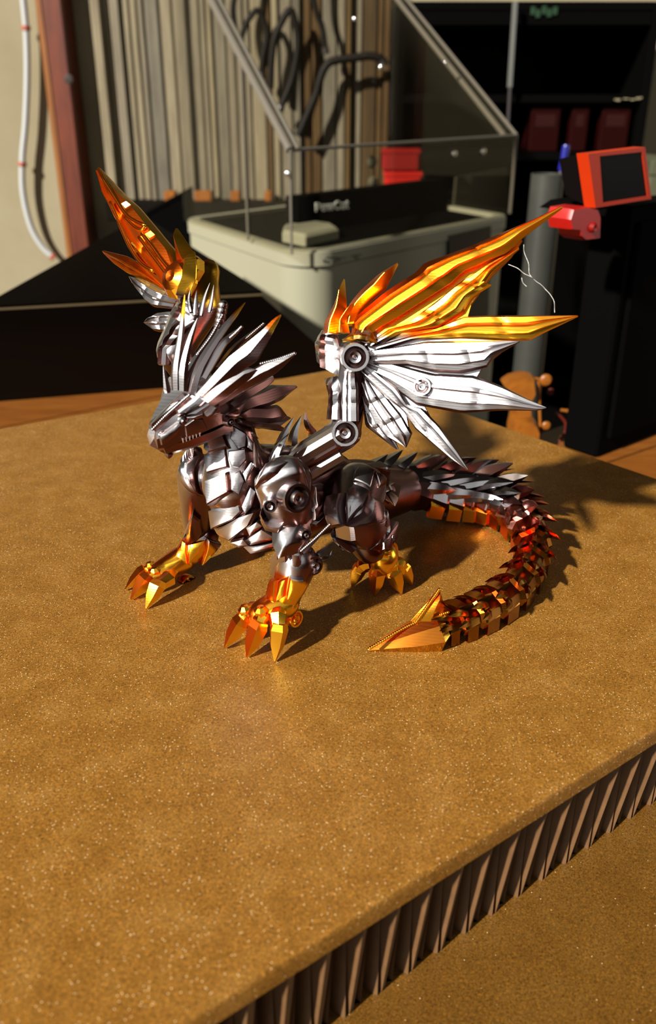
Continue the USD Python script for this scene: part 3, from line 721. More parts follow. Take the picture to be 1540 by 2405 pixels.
def cast(q, target):
    d = np.array([unit(ray(*a)) for a in q]); out = np.full((len(q), 3), np.nan)
    loc, ri, _ = target.ray.intersects_location(np.repeat(C0[None], len(q), 0), d, multiple_hits=False)
    out[ri] = loc
    return out
def dense(q, per=4, closed=True, smooth=False):
    q = np.asarray(q, float)
    if smooth:
        k = len(q); return np.array([.5 * (2 * q[i] + (q[(i + 1) % k] - q[i - 1]) * u + (2 * q[i - 1] - 5 * q[i] + 4 * q[(i + 1) % k] - q[(i + 2) % k]) * u * u + (3 * q[i] - q[i - 1] - 3 * q[(i + 1) % k] + q[(i + 2) % k]) * u ** 3) for i in range(k) for u in np.arange(per) / per])
    r = range(len(q) if closed else len(q) - 1)
    return np.array([q[i] + (q[(i + 1) % len(q)] - q[i]) * u for i in r for u in np.arange(per) / per])
def pad(name, q, parent, h=.0016, zone=SV, target=None, smooth=False, lift=.0002, plane=None, back=.004, soft=28, dome=1.12, normal=None, curv=.03, out=.0):
    """An armour plate: its outline laid onto the body, its rim bevelled, its middle domed."""
    q = dense(q, 4, True, smooth); c = q.mean(0); S = (1.0, .965, .88, .58, .28); hs = np.array([0, .72, 1.0, 1.0 + (dome - 1) * .7, dome]) * h + lift
    grid = [c + (q - c) * s for s in S]
    if plane is None:
        hits = [cast(g, target if target is not None else CORE) for g in grid]
        allh = np.vstack(hits); good = allh[~np.isnan(allh[:, 0])]
        m = good.mean(0); n = np.linalg.svd(good - m)[2][2]
    else: m, n = plane; hits = [np.full((len(q), 3), np.nan)] * 5
    if normal is not None: n = unit(normal); m = m + n * out; side = unit(np.cross(n, UP))
    if np.dot(n, C0 - m) < 0: n = -n
    vd = unit(C0 - m)
    if normal is None and np.dot(n, vd) < .35: n = unit(n + vd * .5)
    rings = []
    for g, hh, hit in zip(grid, hs, hits):
        flat = np.array([onto(*a, m, n) for a in g]); dev = np.where(np.isnan(hit[:, :1]), 0, ((hit - flat) @ n)[:, None]); dev = np.clip(np.nan_to_num(dev), -.005, .005) if normal is None else -(((flat - m) @ side) ** 2 / (2 * curv))[:, None]
        rings.append(flat + n * (dev + hh))
    rings.insert(0, rings[0] - n * back)
    return obj(name, loft(rings), silk, parent, smooth=soft, zone=zone)

def resample(q, n):
    q = np.asarray(q, float); L = np.r_[0, np.cumsum(np.linalg.norm(np.diff(q, axis=0), axis=1))]
    return np.array([np.interp(np.linspace(0, L[-1], n), L, q[:, k]) for k in range(q.shape[1])]).T
FEATHER = [(0, .15), (.08, .45), (.30, .50), (.34, .95), (.42, 1.0), (.46, .55), (.66, .5), (.69, .85), (.74, .85), (.77, .45), (.93, .35), (1, .1)]
PLAIN_ = [(0, .12), (.12, .4), (.42, .6), (.5, 1.0), (.58, .6), (.88, .4), (1, .12)]
FACET = [(0, .1), (.45, 1.0), (.5, 1.0), (1, .1)]
PANEL = [(0, .15), (.10, .55), (.28, .55), (.31, 1.0), (.36, 1.0), (.39, .6), (.60, .6), (.63, .9), (.93, .75), (1, .2)]
def blade(name, L, R, parent, plane, th=.0045, prof=FEATHER, lift=0.0, zone=GD, n=26, curl=0.0, soft=25, notch=True):
    """A flat feather or blade between two outlines, from root to tip, with ribs and grooves along it and bevelled edges."""
    p, nn = plane; L, R = resample(L, n), resample(R, n); rings = []
    for i in range(n):
        t = i / (n - 1); k = th * (1.0 if t < .8 else 1 - .75 * (t - .8) / .2)
        if notch and i in (int(n * .38), int(n * .62)): k *= .82
        top = [onto(*(L[i] + (R[i] - L[i]) * s), p, nn) + nn * (lift + k * h - curl * t * t) for s, h in prof]
        bot = [onto(*(L[i] + (R[i] - L[i]) * s), p, nn) + nn * (lift - k * .45 * h - curl * t * t) for s, h in prof[::-1]]
        rings.append(np.array(top + bot))
    return obj(name, loft(rings), silk, parent, smooth=soft, zone=zone)

def spike(name, pts, w, parent, zone=SV, sides=6, flat=.6, prof=None, up=None, soft=25, mat=None):
    """A tapering faceted horn through the given points; w: width in metres near its root."""
    s = spline(pts, 9); prof = prof or [(0, .75), (.12, 1), (.45, .78), (.8, .38), (1, .05)]
    r = np.interp(np.linspace(0, 1, 9), *zip(*prof)) * w / 2
    return obj(name, tube(s, r, sides, flat, up), mat or silk, parent, smooth=soft, zone=zone)
def disc(name, c, axis, r, parent, zone=SV, d=.006):
    return obj(name, lathe(c - unit(axis) * d, axis, [(r * .98, 0), (r, d * .75), (r * .92, d), (r * .74, d), (r * .64, d * .72), (r * .56, d * .66), (r * .52, d * .68), (r * .46, d * .98), (r * .38, d * 1.12), (r * .2, d * 1.08), (r * .12, d * .86), (0, d * .84)], 30), silk, parent, smooth=28, zone=zone)
def tip_zone(a, b, at=.7, wide=.12):
    return zplane(a + (b - a) * (at - wide), a + (b - a) * (at + wide))

# ---- torso and its plates
torso = obj('torso', torso_m, silk, drag, smooth=True, zone=SV)
NCH = np.array([-.42, -.80, 0])
FRONT = [((300, 300), (395, 225), (470, 200), (505, 330), (340, 392), (296, 350)), ((300, 400), (400, 345), (492, 332), (503, 505), (330, 562), (308, 470)),
         ((308, 620), (400, 585), (500, 540), (512, 722), (330, 835), (308, 700)), ((318, 882), (470, 830), (600, 762), (622, 880), (558, 950), (350, 1042)),
         ((348, 1045), (480, 990), (622, 912), (742, 880), (690, 1000), (520, 1132), (400, 1092))]
for q in FRONT: pad('chest_plate', Z4(*q), torso, .0024, normal=NCH + UP * (.62 - .14 * FRONT.index(q)), curv=.026, out=.002, back=.010)
for q in (((660, 1012), (760, 950), (812, 992), (690, 1082)), ((640, 1122), (800, 1012), (932, 1110), (690, 1162)), ((600, 1172), (720, 1165), (950, 1128), (930, 1180), (690, 1240)), ((520, 1135), (640, 1100), (690, 1165), (600, 1180))):
    pad('belly_plate', Z4(*q), torso, .0024, normal=(-.25, -.95, -.05), curv=.03, out=.0015, back=.008)
for q in (((540, 142), (655, 212), (648, 330), (592, 352), (512, 252)), ((500, 362), (650, 342), (662, 430), (592, 512), (530, 502), (496, 420)), ((520, 562), (600, 530), (642, 622), (592, 745), (522, 700)),
          ((622, 560), (700, 450), (734, 472), (648, 640)), ((612, 842), (692, 660), (742, 702), (702, 850), (640, 912)), ((655, 218), (720, 300), (715, 370), (660, 330))):
    pad('neck_plate', Z4(*q), torso, .0026, normal=(.05, -.93, .35), curv=.03, out=.002, back=.008)
for a, b, w in (((740, 500), (720, 290), 60), ((790, 490), (745, 330), 40), ((700, 210), (760, 260), 46)):
    p, q = [B(*Z4(k)[0], .022) for k in (a, b)]
    spike('neck_spike', [p, q], w * .2727 * mpp(p), torso)
# back spikes, near to far
for a, b, w, l0, l1, zz in (((880, 470), (1020, 212), 150, .020, .022, 0), ((1000, 470), (1150, 300), 120, .026, .030, 0), ((930, 380), (1062, 72), 120, .0, .0, 0), ((1050, 330), (1130, 58), 120, -.006, -.006, 0),
                        ((1230, 210), (1160, 25), 110, .0, .0, 0), ((1180, 420), (1330, 150), 90, .012, .012, 0), ((840, 420), (930, 280), 70, .004, .002, 0), ((1260, 330), (1200, 150), 90, -.01, -.01, 0)):
    p, q = B(*Z4(a)[0], l0), B(*Z4(b)[0], l1)
    spike('back_spike', [p, (p * .5 + q * .5) - EB * .002, q], w * .2727 * mpp(p), torso, SV, 5, .55)
for i, (x, y) in enumerate(((880, 1075), (915, 1065), (950, 1070), (985, 1075))):
    p = B(x - 18, y + 28, .004); q = B(x + 30, y - 8, .004)
    spike('back_spike', [p, q], .011, torso, SV, 5, .5)
# hip plates
for q in (((190, 210), (330, 180), (520, 250), (500, 330), (420, 262), (330, 235)), ((355, 300), (420, 262), (512, 332), (452, 382), (372, 332)), ((195, 195), (215, 170), (330, 185), (300, 300), (190, 250)), ((310, 240), (420, 255), (350, 300))):
    pad('hip_plate', Z6(*q), torso, .0022)

# ---- head
HL = .010
def ring_of(rows): return rows
STN = [  # ridge, top edge, cheek, lower edge, underside: picture points and their distance from the middle plane
    [((364, 1008), 0), ((366, 1014), .0026), ((368, 1032), .0036), ((371, 1054), .0031), ((374, 1058), 0)],
    [((374, 996), 0), ((379, 1004), .0044), ((386, 1024), .0056), ((389, 1052), .0050), ((388, 1057), 0)],
    [((394, 970), 0), ((403, 980), .0062), ((412, 1006), .0080), ((415, 1041), .0072), ((412, 1049), 0)],
    [((424, 934), 0), ((436, 944), .0080), ((450, 978), .0120), ((453, 1026), .0108), ((449, 1036), 0)],
    [((450, 902), 0), ((468, 908), .0110), ((492, 950), .0170), ((498, 1006), .0150), ((493, 1020), 0)],
    [((494, 884), 0), ((516, 892), .0140), ((541, 930), .0200), ((548, 985), .0180), ((541, 1004), 0)],
    [((535, 892), 0), ((562, 910), .0120), ((580, 940), .0160), ((582, 975), .0140), ((575, 990), 0)]]
rings = []
for st in STN:
    near = [B(*q, l) for q, l in st]
    rings.append(np.array(near + [mirror(q) for q in near[-2:0:-1]]))
head = obj('head', loft(rings), silk, drag, smooth=18, zone=SV)
HEADT = loft(rings)
JW = [[((388, 1058), 0), ((384, 1058), .0030), ((390, 1073), .0024), ((394, 1075), 0)], [((402, 1054), 0), ((404, 1052), .0050), ((408, 1068), .0044), ((408, 1072), 0)],
      [((440, 1040), 0), ((446, 1040), .0095), ((450, 1056), .0085), ((450, 1060), 0)], [((490, 1020), 0), ((500, 1020), .0140), ((504, 1036), .0125), ((500, 1042), 0)],
      [((535, 996), 0), ((545, 998), .0165), ((548, 1018), .0150), ((545, 1026), 0)]]
rings = []
for st in JW:
    near = [B(q[0], q[1] - 7, l) for q, l in st]; rings.append(np.array(near + [mirror(q) for q in near[-2:0:-1]]))
jaw = obj('lower_jaw', loft(rings), silk, head, smooth=18, zone=SV)
p = B(392, 1066, 0); spike('chin_spike', [B(396, 1064, .0), B(396, 1078, .0)], .006, head)
HP = lambda q, h=.0014, **k: pad('face_plate', Z2(*q), head, h * 1.6, target=HEADT, **k)
HP(((110, 1262), (200, 1180), (330, 1060), (440, 965), (470, 1000), (400, 1050), (250, 1190), (130, 1285)), .0022)
HP(((330, 1120), (420, 1040), (540, 950), (690, 880), (680, 950), (560, 1060), (420, 1130), (340, 1150)), .0022)
HP(((160, 1310), (250, 1250), (350, 1180), (370, 1200), (330, 1290), (240, 1370), (180, 1400)), .0016)
HP(((385, 1210), (470, 1150), (560, 1160), (600, 1240), (500, 1290), (400, 1320)), .0014)
HP(((570, 1122), (640, 1040), (690, 1000), (702, 1080), (605, 1132)), .0022)
HP(((722, 1122), (800, 1050), (925, 985), (850, 1100), (800, 1130)), .0022)
HP(((400, 1140), (480, 1125), (560, 1105), (575, 1140), (470, 1165)), .0012)
for x, y in ((215, 1325), (385, 1190)):
    p = cast(Z2((x, y)), HEADT)[0]; n = unit(C0 - p)
    obj('nostril' if x < 300 else 'eye', lathe(p - n * .001, n, [(.0026, 0), (.0026, .0016), (.0019, .0024), (0, .0012 if x < 300 else .0032)], 12), silk if x > 300 else silk, head, zone=SV)
for k in range(6):
    a = Z2((385 + k * 30, 1372 - k * 12))[0]; p = B(*a, .0095 + k * .0006)
    obj('tooth', tube([p + UP * .0016, p - UP * .0008], [.0006, .0002], 5), silk, head, zone=SV)
c = cast(Z2((780, 1188)), HEADT)[0]
c = c if not np.isnan(c[0]) else B(532, 988, .018)
disc('jaw_joint', c + EL * .003, EL + np.array([-.1, 0, .1]), 46 * .2597 * mpp(c), head, SV, .005)

def crest(pts, w, l0, l1, gold=None, flat=.55, sides=6, prof=None, name='crest_spike'):
    q = Z2(*pts); n = len(q); s = [B(*a, l0 + (l1 - l0) * i / (n - 1)) for i, a in enumerate(q)]
    z = SV if gold is None else tip_zone(s[0], s[-1], gold, .10)
    return spike(name, s, 1.35 * w * .2597 * mpp(s[0]), head, z, sides, flat, prof)
LONG = [(0, .9), (.25, 1), (.5, .8), (.8, .55), (.93, .34), (1, .08)]
crest(((246, 935), (228, 820), (205, 682)), 52, .002, .000, None, .8)
crest(((322, 910), (322, 700), (365, 400), (398, 48)), 66, .004, .000, .80, .8, 6, LONG)
crest(((385, 915), (392, 700), (440, 480), (515, 258)), 72, .008, .006, None, .8, 6, LONG)
crest(((400, 800), (520, 600), (640, 420), (745, 228)), 56, -.004, -.010, None, .8, 6, LONG)
crest(((455, 945), (520, 720), (720, 400), (945, 118)), 96, .010, .010, .84, .7, 6, LONG)
crest(((560, 800), (720, 520), (800, 440), (915, 342)), 84, .012, .014, None, .7, 6, LONG)
crest(((700, 720), (850, 530), (990, 410), (1112, 312)), 56, -.006, -.012, None, .8, 6, LONG)
LP = lambda *q: Z2(*q)
def horn(name, L, R, l0, l1, th, prof, gold=None, n=22, tilt=(0, 0, 0)):
    L, R = resample(Z2(*L), n), resample(Z2(*R), n); rings = []; nn = unit(np.array(tilt)) if any(tilt) else EL
    p0 = B(*((L[2] + R[2]) / 2), l0)
    for i in range(n):
        t = i / (n - 1); pn = p0 if any(tilt) else D0 + EL * (l0 + (l1 - l0) * t); k = th * (1 - .8 * t ** 2)
        f = [onto(*(L[i] + (R[i] - L[i]) * s), pn, nn) for s, h in prof]
        rings.append(np.array([a + nn * k * h for a, (s, h) in zip(f, prof)] + [a - nn * k * .8 * h for a, (s, h) in zip(f[::-1], prof[::-1])]))
    z = SV if gold is None else tip_zone(rings[0].mean(0), rings[-1].mean(0), gold, .07)
    return obj(name, loft(rings), silk, head, smooth=22, zone=z)
BIG = [(0, .06), (.08, .74), (.60, 1.0), (.68, .80), (.97, .2), (1, .06)]
horn('crest_horn', ((500, 960), (600, 850), (800, 610), (1100, 370), (1210, 260), (1268, 226)), ((640, 1000), (760, 890), (940, 720), (1060, 640), (1190, 400), (1272, 236)), .018, .022, .0036, BIG, .84, tilt=(-.22, -.84, .46))
horn('crest_horn', ((640, 1040), (760, 930), (1040, 700), (1250, 632), (1398, 578)), ((720, 1060), (900, 940), (1200, 775), (1300, 690), (1400, 590)), .020, .024, .0034, BIG, tilt=(-.18, -.86, .46))
horn('crest_horn', ((560, 1000), (700, 860), (900, 690), (1040, 720)), ((660, 1060), (800, 960), (1000, 800), (1050, 730)), .020, .022, .004, BIG, tilt=(.0, -.90, .42))
horn('crest_horn', ((800, 1060), (940, 950), (1180, 862), (1398, 866)), ((860, 1090), (1130, 1064), (1270, 1000), (1406, 890)), .014, .018, .006, BIG)
horn('crest_horn', ((760, 1010), (900, 900), (1060, 830), (1190, 780)), ((800, 1060), (960, 980), (1120, 900), (1200, 830)), .019, .023, .005, BIG)
horn('cheek_frill', ((850, 1120), (950, 1052), (1120, 1058), (1240, 1040), (1310, 1130)), ((862, 1150), (980, 1190), (1150, 1210), (1260, 1200), (1312, 1150)), .018, .016, .005, BIG)
horn('cheek_frill', ((850, 1150), (1000, 1190), (1240, 1216), (1310, 1258)), ((860, 1200), (980, 1240), (1180, 1270), (1270, 1282)), .015, .012, .005, BIG)
horn('cheek_frill', ((880, 1000), (1000, 960), (1100, 940), (1180, 960)), ((900, 1080), (1020, 1070), (1140, 1050), (1210, 1000)), .010, .006, .006, BIG)
horn('cheek_frill', ((900, 1160), (1000, 1100), (1180, 1090), (1340, 1150)), ((900, 1230), (1060, 1260), (1250, 1240), (1350, 1170)), .006, .000, .006, BIG)

def bead_row(part, q, p, n, r, count, zone=SV):
    s = spline([onto(*k, p + n * .0025, n) for k in q], count)
    obj('bead_row', [trimesh.creation.icosphere(1, r).apply_translation(k) for k in s], silk, part, smooth=True, zone=zone)
VN = unit(np.array([-.1, -.92, .38]))
bead_row(head, Z2((110, 1262), (230, 1140), (330, 1050), (440, 955)), B(*Z2((300, 1080))[0], .010), VN, .00075, 26)
bead_row(head, Z2((420, 700), (520, 580), (640, 420), (742, 232)), B(*Z2((560, 520))[0], -.007), VN, .0008, 30)
bead_row(head, Z2((820, 560), (960, 440), (1112, 310)), B(*Z2((960, 440))[0], -.010), VN, .0008, 24)
bead_row(head, Z2((700, 975), (850, 890), (1000, 790), (1080, 740)), B(*Z2((880, 860))[0], .022), VN, .0009, 26)
bead_row(head, Z2((1090, 672), (1250, 628), (1392, 578)), B(*Z2((1250, 640))[0], .020), VN, .0009, 18)
bead_row(head, Z2((740, 490), (830, 420), (912, 340)), B(*Z2((830, 420))[0], .013), VN, .0008, 16)

# ---- near foreleg
leg = obj('foreleg', near_up, silk, drag, smooth=True, zone=SV)
pad('shoulder_spike', Z4((742, 692), (790, 570), (850, 482), (940, 442), (1036, 452), (965, 580), (860, 645)), leg, .0042, dome=1.5, normal=(-.36, -.76, .54), curv=.02, out=.009, back=.016)
pad('shoulder_shell', Z4((765, 765), (805, 692), (985, 592), (1150, 562), (1205, 700), (1205, 870), (1100, 950), (1000, 955), (870, 932), (785, 852)), leg, .0040, smooth=True, dome=1.7)
n_sh = unit(EL * .9 - EB * .25 + UP * .15)
for (x, y, r, d) in ((1098, 772, 138, .009), (858, 842, 62, .0075)):
    a = Z4((x, y))[0]; h_ = cast([a], CORE)[0]; disc('shoulder_disc', onto(*a, h_ + n_sh * .0085, n_sh), n_sh if r > 80 else unit(n_sh - EB * .7), r * .2727 * mpp(h_), leg, SV, d)
for q in (((985, 600), (1060, 570), (1120, 640), (1040, 660)), ((770, 770), (800, 705), (960, 610), (980, 650), (850, 740), (800, 800)), ((790, 850), (830, 930), (990, 950), (980, 985), (860, 960), (775, 880)), ((1215, 860), (1300, 800), (1260, 900), (1225, 960)), ((1225, 660), (1300, 640), (1290, 760), (1240, 840)), ((1225, 990), (1350, 860), (1360, 900), (1240, 1010))):
    pad('shell_band', Z4(*q), leg, .0046 if q[0][0] < 1200 else .002, dome=1.05)
pad('leg_plate', Z4((880, 962), (1000, 950), (1130, 962), (1222, 1042), (1212, 1102), (1140, 1182), (1000, 1172), (930, 1082)), leg, .0035, dome=1.5)
h_ = cast(Z4((1170, 1090)), CORE)[0]; h_ = h_ if not np.isnan(h_[0]) else B(719, 1257, .05)
disc('leg_disc', onto(*Z4((1170, 1090))[0], h_ + n_sh * .006, n_sh), n_sh, 50 * .2727 * mpp(h_), leg, SV, .006)
pad('elbow_plate', Z5((1042, 300), (1085, 240), (1150, 250), (1160, 330), (1072, 445), (1040, 400)), leg, .0028)
pad('elbow_plate', Z5((1165, 250), (1215, 262), (1240, 360), (1160, 440), (1085, 450), (1165, 340)), leg, .0028)
kd = B(*Z5((1312, 362))[0], .050); disc('knee_disc', onto(*Z5((1312, 362))[0], kd + n_sh * .008, n_sh), n_sh, 68 * .3571 * mpp(kd), leg, SV, .012)
for a, m_, b, w in (((1230, 275), (1330, 175), (1415, 88), 44), ((1330, 290), (1385, 250), (1432, 215), 50), ((1350, 320), (1400, 300), (1425, 262), 40)):
    s = [B(*Z5(k)[0], .052) for k in (a, m_, b)]
    spike('elbow_spike', s, w * .3571 * mpp(s[0]), leg, SV, 5, .6)
bead_row(leg, Z5((1225, 262), (1320, 178), (1412, 90)), B(*Z5((1320, 178))[0], .056), VN, .0008, 20)
kz0, kz1 = B(*Z5((1150, 400))[0], .046), B(*Z5((1120, 470))[0], .046)
W = B(*Z5((1105, 605))[0], .042)
low = ball_chain([SB(*Z5((1200, 335))[0], .046, 52), SB(*Z5((1150, 490))[0], .044, 42), (W, 33 * mpp(W))], 12)
fore = obj('foreleg', to_tm(low, .006, 3), silk, drag, smooth=28, zone=zplane(kz0, kz1))
LOWT = to_tm(low)
for q in (((1040, 440), (1075, 455), (1060, 600), (1005, 595)), ((1082, 455), (1140, 430), (1118, 560), (1068, 590)), ((1150, 430), (1240, 440), (1180, 580), (1125, 570))):
    pad('shin_plate', Z5(*q), fore, .0022, zone=zplane(kz0, kz1), target=LOWT)
def foot(wrist, toes, heel, palm_r, name='foot', tilt=None):
    pm = [(wrist, palm_r * .9)] + [((wrist * .45 + (t[-1]) * .55) * [1, 1, 0] + UP * (palm_r * .9 + .002), palm_r * .7) for t in toes[:1]]
    m = ball_chain([(wrist, palm_r), (np.mean([t[0] for t in toes], 0), palm_r * .8)], 12)
    f = obj(name, to_tm(m, .005, 2), silk, drag, smooth=28, zone=GD)
    for t in toes:
        k = t[-1]; r = t[-2] if np.isscalar(t[-2]) else palm_r * .5
        kn, mid, tip = t[0], t[1], t[2]; rr = t[3]
        obj('toe', [tube([wrist * .35 + kn * .65 - UP * .001, kn * .85 + wrist * .15, kn, kn * .55 + mid * .45, mid], np.array([.8, .95, 1.1, .9, .95]) * rr, 7)], silk, f, smooth=25, zone=GD)
        d = unit(tip - mid); s = [mid - d * rr * .8 + UP * rr * .15, mid + UP * rr * .2, mid * .5 + tip * .5 + UP * rr * .15, tip + UP * .0004]
        obj('claw', tube(s, np.array([.9, 1.12, .85, .12]) * rr, 5, 1.0), silk, f, smooth=15, zone=GD)
    hc, hr = heel
    disc('ankle_disc', hc, unit(EL + UP * .1), hr, f, GD, hr * .9)
    for t in toes[:2]:
        k_ = t[0] + UP * t[3] * .9
        obj('knuckle', lathe(k_ - UP * .002, unit(UP + (t[0] - wrist) * 10), [(t[3] * .8, 0), (t[3] * .8, .0025), (t[3] * .4, .0042), (0, .0045)], 8), silk, f, zone=GD, smooth=25)
    return f
def toe(kn, mid, tip, wrist, r):
    T = G(*tip, .0006); yk = wrist[1] * .45 + T[1] * .55; ym = wrist[1] * .2 + T[1] * .8
    k, m_ = P(*kn, yk), P(*mid, ym)
    k[2] = max(k[2], r + .001); m_[2] = max(m_[2], r * .9)
    return (k, m_, T, r)
z5 = lambda x, y: Z5((x, y))[0]
hl = B(*z5(1195, 712), .046)
foot(W, [toe(z5(860, 690), z5(825, 745), z5(722, 905), W, .0043), toe(z5(965, 700), z5(940, 775), z5(868, 966), W, .0046), toe(z5(1070, 690), z5(1075, 790), z5(1050, 992), W, .0044), toe(z5(905, 640), z5(880, 690), z5(850, 790), W, .0034)],
     (hl, 62 * .3571 * mpp(hl)), .0085)

# ---- far foreleg
leg2 = obj('foreleg', far_up, silk, drag, smooth=True, zone=SV)
pad('shoulder_shell', Z4((180, 332), (115, 420), (92, 520), (122, 640), (172, 722), (235, 735), (245, 520), (240, 342)), leg2, .0030, smooth=True, dome=1.5, target=far_up)
a = Z4((148, 588))[0]; h_ = B(*a, -.042); n2 = unit(-EL * .55 - EB * .75 + UP * .1)
disc('shoulder_disc', h_ + n2 * .004, n2, .010, leg2, SV, .006)
pad('leg_plate', Z4((145, 1000), (200, 870), (262, 930), (285, 1060), (150, 1155), (115, 1100)), leg2, .0030, target=far_up)
W2 = B(*z5(430, 325), -.046)
k0, k1 = B(*z5(560, 170), -.044), B(*z5(520, 225), -.044)
low2 = ball_chain([SB(*z5(580, 165), -.042, 40), SB(*z5(505, 265), -.044, 34), (W2, 28 * mpp(W2))], 12)
fore2 = obj('foreleg', to_tm(low2, .006, 3), silk, drag, smooth=28, zone=zplane(k0, k1)); LOWT2 = to_tm(low2)
for q in (((410, 300), (440, 185), (480, 215), (470, 350)), ((490, 215), (600, 182), (560, 270), (480, 350)), ((610, 185), (690, 205), (640, 270), (560, 350))):
    pad('shin_plate', Z5(*q), fore2, .0020, zone=zplane(k0, k1), target=LOWT2)
h2 = B(*z5(490, 480), -.040)
foot(W2, [toe(z5(235, 390), z5(180, 410), z5(68, 520), W2, .0035), toe(z5(270, 430), z5(205, 460), z5(106, 586), W2, .0043), toe(z5(350, 450), z5(275, 500), z5(205, 645), W2, .0043), toe(z5(300, 375), z5(250, 385), z5(170, 450), W2, .0035)],
     (h2, 58 * .3571 * mpp(h2)), .0082)

# ---- hind legs
hind = obj('hind_leg', thigh_m, silk, drag, smooth=True, zone=SV)
for q, h in ((((145, 322), (190, 282), (300, 322), (250, 425), (150, 522), (140, 420)), .0032), (((302, 342), (352, 362), (382, 425), (330, 562), (240, 690), (172, 640), (152, 542), (252, 432)), .0036),
             (((388, 432), (345, 560), (300, 655), (270, 690), (330, 690), (372, 640), (400, 540)), .0028), (((440, 500), (432, 600), (382, 682), (338, 690), (332, 642), (402, 542)), .0034), (((60, 560), (130, 620), (210, 690), (150, 670), (90, 610)), .0026), (((60, 340), (130, 320), (135, 540), (70, 560)), .0030)):
    pad('thigh_plate', Z6(*q), hind, h * 1.5, dome=1.06, target=thigh_m, back=.006, soft=18)
z6 = lambda x, y: Z6((x, y))[0]
W3 = B(*z6(385, 735), .050)
ank = obj('hind_leg', to_tm(ball_chain([SB(*z6(360, 660), .049, 30), (W3, 26 * mpp(W3))], 12), .006, 2), silk, drag, smooth=28, zone=zplane(B(*z6(360, 670), .05), B(*z6(360, 735), .05)))
pad('shin_plate', Z6((330, 690), (430, 680), (440, 710), (400, 730), (340, 722)), ank, .002, zone=.6, target=to_tm(ball_chain([SB(*z6(360, 660), .049, 30), (W3, 26 * mpp(W3))], 12)))
h3 = B(*z6(430, 720), .052)
foot(W3, [toe(z6(350, 780), z6(345, 850), z6(332, 990), W3, .0044), toe(z6(430, 790), z6(450, 850), z6(502, 976), W3, .0044), toe(z6(490, 780), z6(520, 820), z6(572, 924), W3, .0035), toe(z6(260, 790), z6(225, 830), z6(182, 934), W3, .0040)],
     (h3, .0075), .0085)
hind2 = obj('hind_leg', far_thigh, silk, drag, smooth=True, zone=SV)
W4 = D0 + EB * .118 - EL * .050 + UP * .014
foot(W4, [tuple([W4 - EB * .012 + EL * k - UP * .004, W4 - EB * .02 + EL * k * 1.5 - UP * .008, (W4 - EB * .036 + EL * k * 2) * [1, 1, 0] + UP * .0006, .005]) for k in (-.009, 0, .009)], (W4 - EL * .006, .006), .009)

# ---- tail
TC = [((930, 1140), .030, 52), ((1000, 1155), .020, 54), ((1070, 1163), .0155, 54), ((1130, 1170), .0145, 50), ((1190, 1192), .0135, 46), ((1232, 1232), .0125, 42), ((1252, 1285), .0115, 40), ((1238, 1340), .0108, 40), ((1200, 1390), .0102, 40), ((1145, 1428), .0098, 40), ((1085, 1455), .0094, 38), ((1040, 1468), .009, 34)]
tc = np.array([G(*q, z) for q, z, r in TC]); trr = np.array([min(r * mpp(p), z * 1.12 if z < .025 else .02) for p, (q, z, r) in zip(tc, TC)])
NS = 15
fine = spline(tc, NS * 8 + 1); fr = np.interp(np.linspace(0, 1, NS * 8 + 1), np.linspace(0, 1, len(trr)), trr)
SEC = [(0, 1.0), (35, .98), (62, .88), (90, 1.06), (118, .88), (145, .98), (180, 1.0), (215, .92), (250, .84), (290, .84), (325, .92)]
for i in range(NS):
    rings = []; a = i * 8
    for j, k in ((0, .78), (1, .90), (5, 1.04), (7, 1.12), (8, 1.10), (9, .86)):
        if a + j >= len(fine): continue
        p = fine[a + j]; d = unit(fine[min(a + j + 1, len(fine) - 1)] - fine[max(a + j - 1, 0)]); s = unit(np.cross(d, UP)); u = np.cross(s, d)
        rings.append(np.array([p + fr[a + j] * k * q * (math.cos(math.radians(g)) * s + math.sin(math.radians(g)) * u) for g, q in SEC]))
    t = i / NS
    zz = (lambda v, t=t, r=fr[a]: np.clip(np.maximum(sstep(.25, .55)(np.full(len(v), t)), sstep(-.2, .35)((r * 1.15 - v[:, 2]) / (r * 2)) * (t > .08)), 0, 1))
    seg = obj('tail_segment', loft(rings), silk_dark, drag, smooth=22, zone=zz)
    p = fine[a + 5]; d = unit(fine[a + 6] - fine[a + 4]); s = unit(np.cross(d, UP)); u = np.cross(s, d); r = fr[a + 5]
    for g, ln in ((90, 1.6), (58, 1.7), (122, 1.7), (25, 1.35), (155, 1.35)):
        o = math.cos(math.radians(g)) * s + math.sin(math.radians(g)) * u
        b0_ = p + o * r * .82; e_ = p + o * r * (1.85 if g == 90 else 1.50) + d * r * ln
        spike('tail_spine', [b0_, b0_ * .5 + e_ * .5 + o * r * .10, e_], r * (.85 if g == 90 else .60), seg, (0.0 if t < .3 else .5 if t < .45 else 1.0), 5, .42, [(0, .9), (.3, 1), (.7, .62), (1, .05)], up=s if g == 90 else o, mat=silk_mid if g in (58, 122) and t > .4 else silk_dark)
    if .05 < t:
        for g in (-28, 208):
            o = math.cos(math.radians(g)) * s + math.sin(math.radians(g)) * u
            q = fine[a + 2]; e = fine[a + 7]; w_ = .0065
            rs = [np.array([x + o * (fr[a + 4] * k1) + u * h_ for k1, h_ in ((.90, -w_ * .8), (1.10, -w_ * .7), (1.12, w_ * .6), (.90, w_ * .9))]) for x in (q, q * .8 + e * .2, e)]
            obj('belly_scute', loft(rs), silk if t < .5 else silk_dark, seg, smooth=20, zone=GD)
